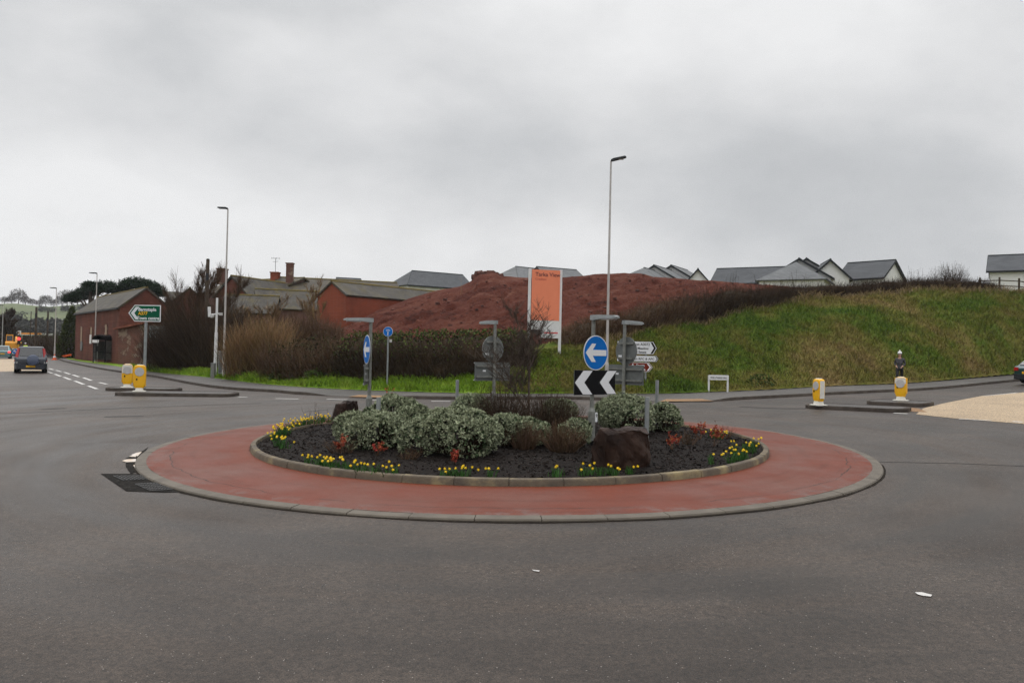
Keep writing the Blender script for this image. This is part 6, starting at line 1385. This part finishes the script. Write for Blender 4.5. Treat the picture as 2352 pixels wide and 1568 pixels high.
# ------------------------------------------------------------------ the roadworks far down the left road
def far(u, v): q = U(u, v); return q
q = far(42, 815); t_ = thing('traffic_light', 'temporary traffic light showing red above the teal car', 'traffic light', q, math.atan2(-q.x, q.y)); z_ = lambda v: A(42, v, q.y).z - q.z; zl = z_(778)
post_mb(zl - .2, .06).build('post', M_signyel, t_); hd = MB(); hd.box((0, 0, zl - .28), (.36, .25, 1.0)); h_ = hd.build('signal_head', M_black, t_)
for i, m in enumerate((M_redlit, M_dark, M_dark)):
    l = MB(); l.cyl((0, -.12, zl - i * .29), (0, -.17, zl - i * .29), .24 if i == 0 else .11, .24 if i == 0 else .11, 16); l.build('lamp', m, h_)
q = far(143, 822); q = A(143, 822, 104); q.z = float(G(q.x, q.y)); t_ = thing('traffic_light', 'traffic signal head with white border on the left footway', 'traffic light', q, math.atan2(-q.x, q.y)); z_ = lambda v: A(142, v, 104).z - q.z; s_ = 104 / F
po = MB(); po.cyl((-.35, 0, 0), (-.35, 0, z_(764)), .08, .08, 8); po.build('post', M_grey_back, t_); ar = MB(); ar.cyl((-.35, 0, z_(768)), (0, 0, z_(768)), .04, .04, 6); ar.build('arm', M_grey_back, t_)
hd = MB(); hd.box((0, 0, (z_(762) + z_(787)) / 2), (12 * s_, .05, 25 * s_)); b_ = hd.build('backing_board', M_whitepaint, t_); hd = MB(); hd.box((0, -.08, (z_(762) + z_(787)) / 2), (7.5 * s_, .12, 20 * s_)); hh_ = hd.build('signal_head', M_black, t_)
for i in range(3): l = MB(); l.cyl((0, -.13, z_(768) - i * .36), (0, -.16, z_(768) - i * .36), .13, .13, 14); l.build('lamp', M_dark, hh_)
for u, v, y, lbl in ((109.5, 810, 112, 'small red roadworks sign farther down the left footway'), (139, 815, 100, 'small red roadworks sign below the white bordered signal')):
    q = A(u, 824, y); q.z = float(G(q.x, q.y)); zc = A(u, v, y).z - q.z; s_ = y / F; t_ = thing('roadworks_sign', lbl, 'road sign', q, math.atan2(-q.x, q.y), 'red roadworks signs'); b_ = MB(); b_.box((0, 0, zc), (11.5 * s_, .04, 8.5 * s_)); p_ = b_.build('panel', M_redsign, t_)
    bb = MB()
    for dz in (-.12, .04): bb.box((0, -.025, zc + dz), (8.5 * s_, .006, .07))
    bb.build('white_bars', M_signwht, p_); 
    for s in (-1, 1): l = MB(); l.box((s * 4 * s_, .05, zc / 2), (.05, .05, zc)); l.build('leg', M_dark, t_)
q = far(125, 826.5); t_ = thing('traffic_cone', 'orange and white traffic cone at the foot of the far street lamp', 'traffic cone', q); hc_ = 13.5 / F * q.y
c_ = MB(); c_.box((0, 0, .03), (.5, .5, .06)); c_.build('base', M_cone, t_); c_ = MB(); c_.cyl((0, 0, .06), (0, 0, hc_), .2, .035, 14); o_ = c_.build('cone', M_cone, t_, smooth=40)
c_ = MB(); c_.cyl((0, 0, hc_ * .40), (0, 0, hc_ * .72), .145, .092, 14); c_.build('white_sleeve', M_signwht, o_)
q = far(153, 823); q = A(153, 823, 96); q.z = float(G(q.x, q.y)) + .12; t_ = thing('barrier_plank', 'orange barrier plank lying on the footway beside the barn', 'barrier', q, R(20)); m_ = MB(); m_.box((0, 0, .32), (1.0, .06, .2), Matrix.Rotation(R(-14), 3, 'Y')); m_.build('plank', M_cone, t_)
for s in (-.4, .4): m_ = MB(); m_.box((s, 0, .12), (.12, .4, .24)); m_.build('foot', M_dark, t_)
q = far(34, 817); t_ = thing('keep_right_board', 'white board with a blue arrow disc in front of the digger', 'road sign', q, math.atan2(-q.x, q.y)); zc = A(34.5, 806.5, q.y).z - q.z; s_ = q.y / F
m_ = MB(); m_.box((0, 0, zc), (13 * s_, .05, 13 * s_)); p_ = m_.build('board', M_signwht, t_); m_ = MB(); m_.cyl((0, -.026, zc), (0, -.036, zc), 5.8 * s_, 5.8 * s_, 24); m_.build('blue_disc', M_signblue, p_)
m_ = MB(); m_.prism(arrow_poly(4.2 * s_), .006, Matrix.Translation((0, -.036, zc)) @ Matrix.Rotation(R(45), 4, 'Y') @ Matrix.Rotation(R(90), 4, 'X')); m_.build('arrow', M_signwht, p_)
for s in (-1, 1): l = MB(); l.box((s * 5 * s_, .06, zc / 2), (.06, .06, zc)); l.build('leg', M_dark, t_)
# digger
q = A(30, 816, 135); q.z = float(G(q.x, q.y)); t_ = thing('digger', 'yellow excavator with a dark cab working behind the signs', 'digger', q, math.atan2(-q.x, q.y)); s_ = 118 / F; M_dig = mat('digger_yellow', (.80, .36, .02), (.7, .30, .02), 2, .45)
for s in (-1, 1): m_ = MB(); m_.loft([[(s * .95 - .25, y, z) , (s * .95 + .25, y, z)] + [(s * .95 + .25, y, z2), (s * .95 - .25, y, z2)] for y, z, z2 in ((-1.5, .3, .6), (-1.2, .02, .8), (1.2, .02, .8), (1.5, .3, .6))]); m_.build('track', M_rubber, t_)
m_ = MB(); m_.loft([[(-1.15, y, .85), (1.15, y, .85), (1.15, y, z), (-1.15, y, z)] for y, z in ((-1.5, 1.75), (-1.3, 1.95), (.2, 1.95), (1.2, 1.5))]); b_ = m_.build('house', M_dig, t_)
m_ = MB(); m_.box((-.55, .3, 2.35), (1.0, 1.4, 1.5)); c_ = m_.build('cab', M_dig, t_)
for bx in ((-.55, -.41, 2.5, .82, .02, .85), (-.55, 1.01, 2.4, .82, .02, 1.1)): m_ = MB(); m_.box(bx[:3], bx[3:]); m_.build('cab_window', M_glass, c_)
for s in (-1.06, -.04): m_ = MB(); m_.box((s, .3, 2.5), (.02, 1.1, .85)); m_.build('cab_window', M_glass, c_)
m_ = MB(); m_.tube([Vector((.4, 1.0, 1.6)), Vector((.4, 2.4, 2.7)), Vector((.4, 3.8, 2.4)), Vector((.4, 4.2, 1.2))], [.2, .2, .16, .12], 6); m_.build('arm', M_dig, t_)
m_ = MB(); m_.box((.4, 4.1, .8), (.7, .6, .6), Matrix.Rotation(R(20), 3, 'X')); m_.build('bucket', M_dark, t_)
# filling station
q = A(62, 813, 175); q.z = float(G(q.x, q.y)); t_ = thing('petrol_station', 'distant filling station canopy with an orange and white fascia', 'petrol station', q, R(8)); s_ = 175 / F; z_ = lambda v: A(58, v, 175).z - q.z
m_ = MB(); m_.box((0, 3, (z_(764) + z_(769.5)) / 2), (60 * s_, 6, z_(764) - z_(769.5))); m_.build('canopy', M_whitepaint, t_)
m_ = MB(); m_.box((0, -.03, (z_(764) + z_(767.5)) / 2), (60.2 * s_, .06, (z_(764) - z_(767.5)))); m_.build('fascia', mat('station_orange', (.85, .33, .06), None), t_)
for x in (-22, -2, 20): m_ = MB(); m_.box((x * s_, 2, z_(769) / 2), (.35, .35, z_(769))); m_.build('column', M_whitepaint, t_)
m_ = MB(); m_.box((5, 9, 1.5), (9, 4, 3.0)); k_ = m_.build('kiosk', M_render, t_); m_ = MB(); m_.box((5, 6.98, 1.5), (7, .04, 1.6)); m_.build('kiosk_window', M_glass, k_)
q = A(41, 814, 150); q.z = float(G(q.x, q.y)); t_ = thing('station_totem', 'tall white price sign with a red and yellow emblem by the filling station', 'sign', q, R(8)); s_ = 150 / F; z_ = lambda v: A(41, v, 150).z - q.z
m_ = MB(); m_.box((0, 0, (z_(759) + z_(777)) / 2), (9.5 * s_, .3, z_(759) - z_(777))); p_ = m_.build('panel', M_whitepaint, t_); m_ = MB(); m_.box((0, 0, z_(777) / 2), (.5, .25, z_(777))); m_.build('post', M_grey_back, t_)
m_ = MB(); c0 = Vector((0, -.16, z_(764.5))); m_.add([c0] + [c0 + Vector((math.cos(a) * 2.9 * s_, 0, math.sin(a) * 3.1 * s_ - .05)) for a in np.linspace(-.5, math.pi + .5, 13)], [(0, i, i + 1) for i in range(1, 13)]); em = m_.build('emblem', M_redsign, p_)
m_ = MB(); c0 = Vector((0, -.175, z_(764.5))); m_.add([c0] + [c0 + Vector((math.cos(a) * 2.3 * s_, 0, math.sin(a) * 2.5 * s_ - .05)) for a in np.linspace(-.45, math.pi + .45, 13)], [(0, i, i + 1) for i in range(1, 13)]); m_.build('emblem_centre', M_signyel, em)

# timber fence on the crest at the right
def fence(us, y, vt, lbl):
    t0 = at_g(us[0], 700, y); t_ = thing('post_and_rail_fence', lbl, 'fence', t0); P = [at_g(u, 700, y + (u - us[0]) * .004) for u in us]; h = 1.15
    for p in P: m_ = MB(); m_.box(p + Vector((0, 0, h / 2)), (.10, .10, h + .10)); m_.build('post', M_wood, t_, world=True)
    for z in (.95, .55):
        for a_, b_ in zip(P[:-1], P[1:]): m_ = MB(); m_.slab([a_ + Vector((0, -.08, z - .035)), b_ + Vector((0, -.08, z - .035)), b_ + Vector((0, -.08, z + .035)), a_ + Vector((0, -.08, z + .035))], .04); m_.build('rail', M_wood, t_, world=True)
fence([2250, 2295, 2340, 2385, 2430], 62.5, 640, 'brown post and rail fence below the white house at the right')

# ------------------------------------------------------------------ far left: roadside trees, hedge, hill
us = list(range(72, 182, 12)); yb_ = lambda u: float(np.interp(u, [72, 182], [135, 97]))
def htopG(u, v, y): k, q = ray(u, v); return CAM_Z + q * y - float(T(k * y, y))
hedge_line(fan_line(us, yb_), 3.0, [htopG(u, float(np.interp(u, [72, 100, 182], [764, 763, 762])), yb_(u)) for u in us], 130, 'dark tall hedge lining the left road beyond the barn', M_twig_d, M_core, seed=41, wd=.05, jag=.2, green=(M_hedgeg, 120, (.2, 1.0), .55))
for i, (u, y, vt, sd) in enumerate(((3, 150, 716, 51), (14, 146, 722, 52), (25, 142, 735, 53), (-14, 150, 712, 54))):
    q = A(u, 812, y); q.z = float(G(q.x, q.y)); bare_tree(q, A(u, vt, y).z - q.z, .9, sd, ['dense bare roadside tree at the extreme left edge', 'bare roadside tree left of the traffic light', 'shorter bare tree behind the filling station sign', 'bare tree just outside the left edge'][i], M_twig_d, 4, .22, (6, 8), .05, group='bare roadside trees at the left edge', tw=.11)
us = [-40, -10, 8, 22, 30]; hedge_line(fan_line(us, 147), 4, [htopG(u, 752, 147) for u in us], 60, 'brown thicket under the bare trees at the left edge', M_twig_d, M_core, name='thicket', seed=42, wd=.09, cat='thicket')
# hill
HP = [(-700, 702), (-300, 704), (-60, 702), (0, 700), (30, 699), (70, 704), (110, 707), (150, 704), (200, 700), (300, 706), (420, 722), (560, 745), (800, 790)]
hu, hv = np.array([p[0] for p in HP], float), np.array([p[1] for p in HP], float); V = []; kk2 = np.linspace((-700 - 1176) / F, (800 - 1176) / F, 160); NH = 40
for k in kk2:
    u = k * F + 1176; q = ray(u, float(np.interp(u, hu, hv)))[1]; zc = CAM_Z + q * 620
    for s in np.linspace(0, 1, NH): 
        y = 230 + 470 * s; w = min(1, (y - 230) / 390); z = .2 + (zc - .2) * (w * w * (3 - 2 * w)) if y < 620 else zc - (y - 620) * .03
        x = k * y; V.append((x, y, z + 2.0 * (float(fbm(x * .012, y * .012, 61)) - .47) * w))
V = np.array(V); struct(np_mesh('hill', V, grid_faces(len(kk2), NH), M_field, smooth=True))
def hill_z(k, y): i = int(np.clip(np.interp(k, kk2, np.arange(len(kk2))), 0, len(kk2) - 1)); j = (y - 230) / 470 * (NH - 1); return float(np.interp(j, np.arange(NH), V[i * NH:(i + 1) * NH, 2]))
# woodland belts on the hill read as masses; the ridge trees one can tell apart are trees
parts = []; r_ = np.random.default_rng(91)
for (u0, u1, y0, y1, n, hmax) in ((-300, 200, 290, 340, 520, 7.5), (-300, 60, 400, 420, 60, 5), (90, 200, 470, 480, 30, 4)):
    for i in range(n):
        u = r_.uniform(u0, u1); y = r_.uniform(y0, y1); k = (u - 1176) / F; z = hill_z(k, y); h = hmax * r_.uniform(.55, 1.0); m = 46
        P = unit(r_.normal(size=(m, 3))) * np.array([h * .42, h * .42, h * .5]) * r_.uniform(.6, 1, (m, 1)) + np.array([k * y, y, z + h * .5])
        parts.append(leaf_quads(P, r_.normal(size=(m, 3)), h * .30, h * .16))
Vt, Ft = joinVF(parts); tag(np_mesh('woodland', Vt, Ft, mat('far_winter_wood', (.040, .038, .030), None, rough=.9, island=.35)), 'dark leafless woodland belts on the distant hillside', 'woodland', kind='stuff')
for i, (u, y, h) in enumerate(((8, 600, 6), (24, 605, 7), (40, 600, 11), (56, 600, 7), (72, 610, 6), (88, 600, 5), (103, 600, 9), (122, 600, 6), (140, 600, 8), (152, 598, 12), (163, 600, 10), (-20, 600, 8), (176, 610, 9))):
    k = (u - 1176) / F; b = Vector((k * y, y, hill_z(k, y) - .5)); t_ = thing('hill_tree', 'hazy bare tree on the skyline of the distant hill', 'tree', b, 0, 'hazy trees on the hill skyline'); n = 700
    P = unit(r_.normal(size=(n, 3))) * (r_.random((n, 1)) ** .4) * np.array([h * .52, h * .45, h * .40]); P = P * (.75 + .5 * fbm(P[:, 0] * .4 + i, P[:, 2] * .4, i))[:, None] + np.array([0, 0, h * .58])
    Vq, Fq = leaf_quads(P + np.array(b), unit(P - np.array([0, 0, h * .2])) + r_.normal(0, .4, P.shape), h * .16, h * .03); np_mesh('crown', Vq, Fq, M_twig_d, t_)
    tr = MB(); tr.cyl((0, 0, -1), (0, 0, h * .5), .4, .2, 7); tr.build('trunk', M_bark, t_)

# ------------------------------------------------------------------ damp air
hz = MB(); hz.box((0, 320, 20), (1600, 900, 46 + 12)); o_ = hz.build('haze', None)
mh = bpy.data.materials.new('damp_air'); mh.use_nodes = True; t = mh.node_tree; t.nodes.clear(); vo = N(t, 'ShaderNodeVolumePrincipled'); vo.inputs['Color'].default_value = (.86, .90, .95, 1); vo.inputs['Density'].default_value = .00018; vo.inputs['Anisotropy'].default_value = .2
oo = N(t, 'ShaderNodeOutputMaterial'); L(t, vo, 0, oo, 'Volume'); o_.data.materials.clear(); o_.data.materials.append(mh); tag(o_, 'thin damp haze lying over the whole valley', 'haze', kind='stuff')
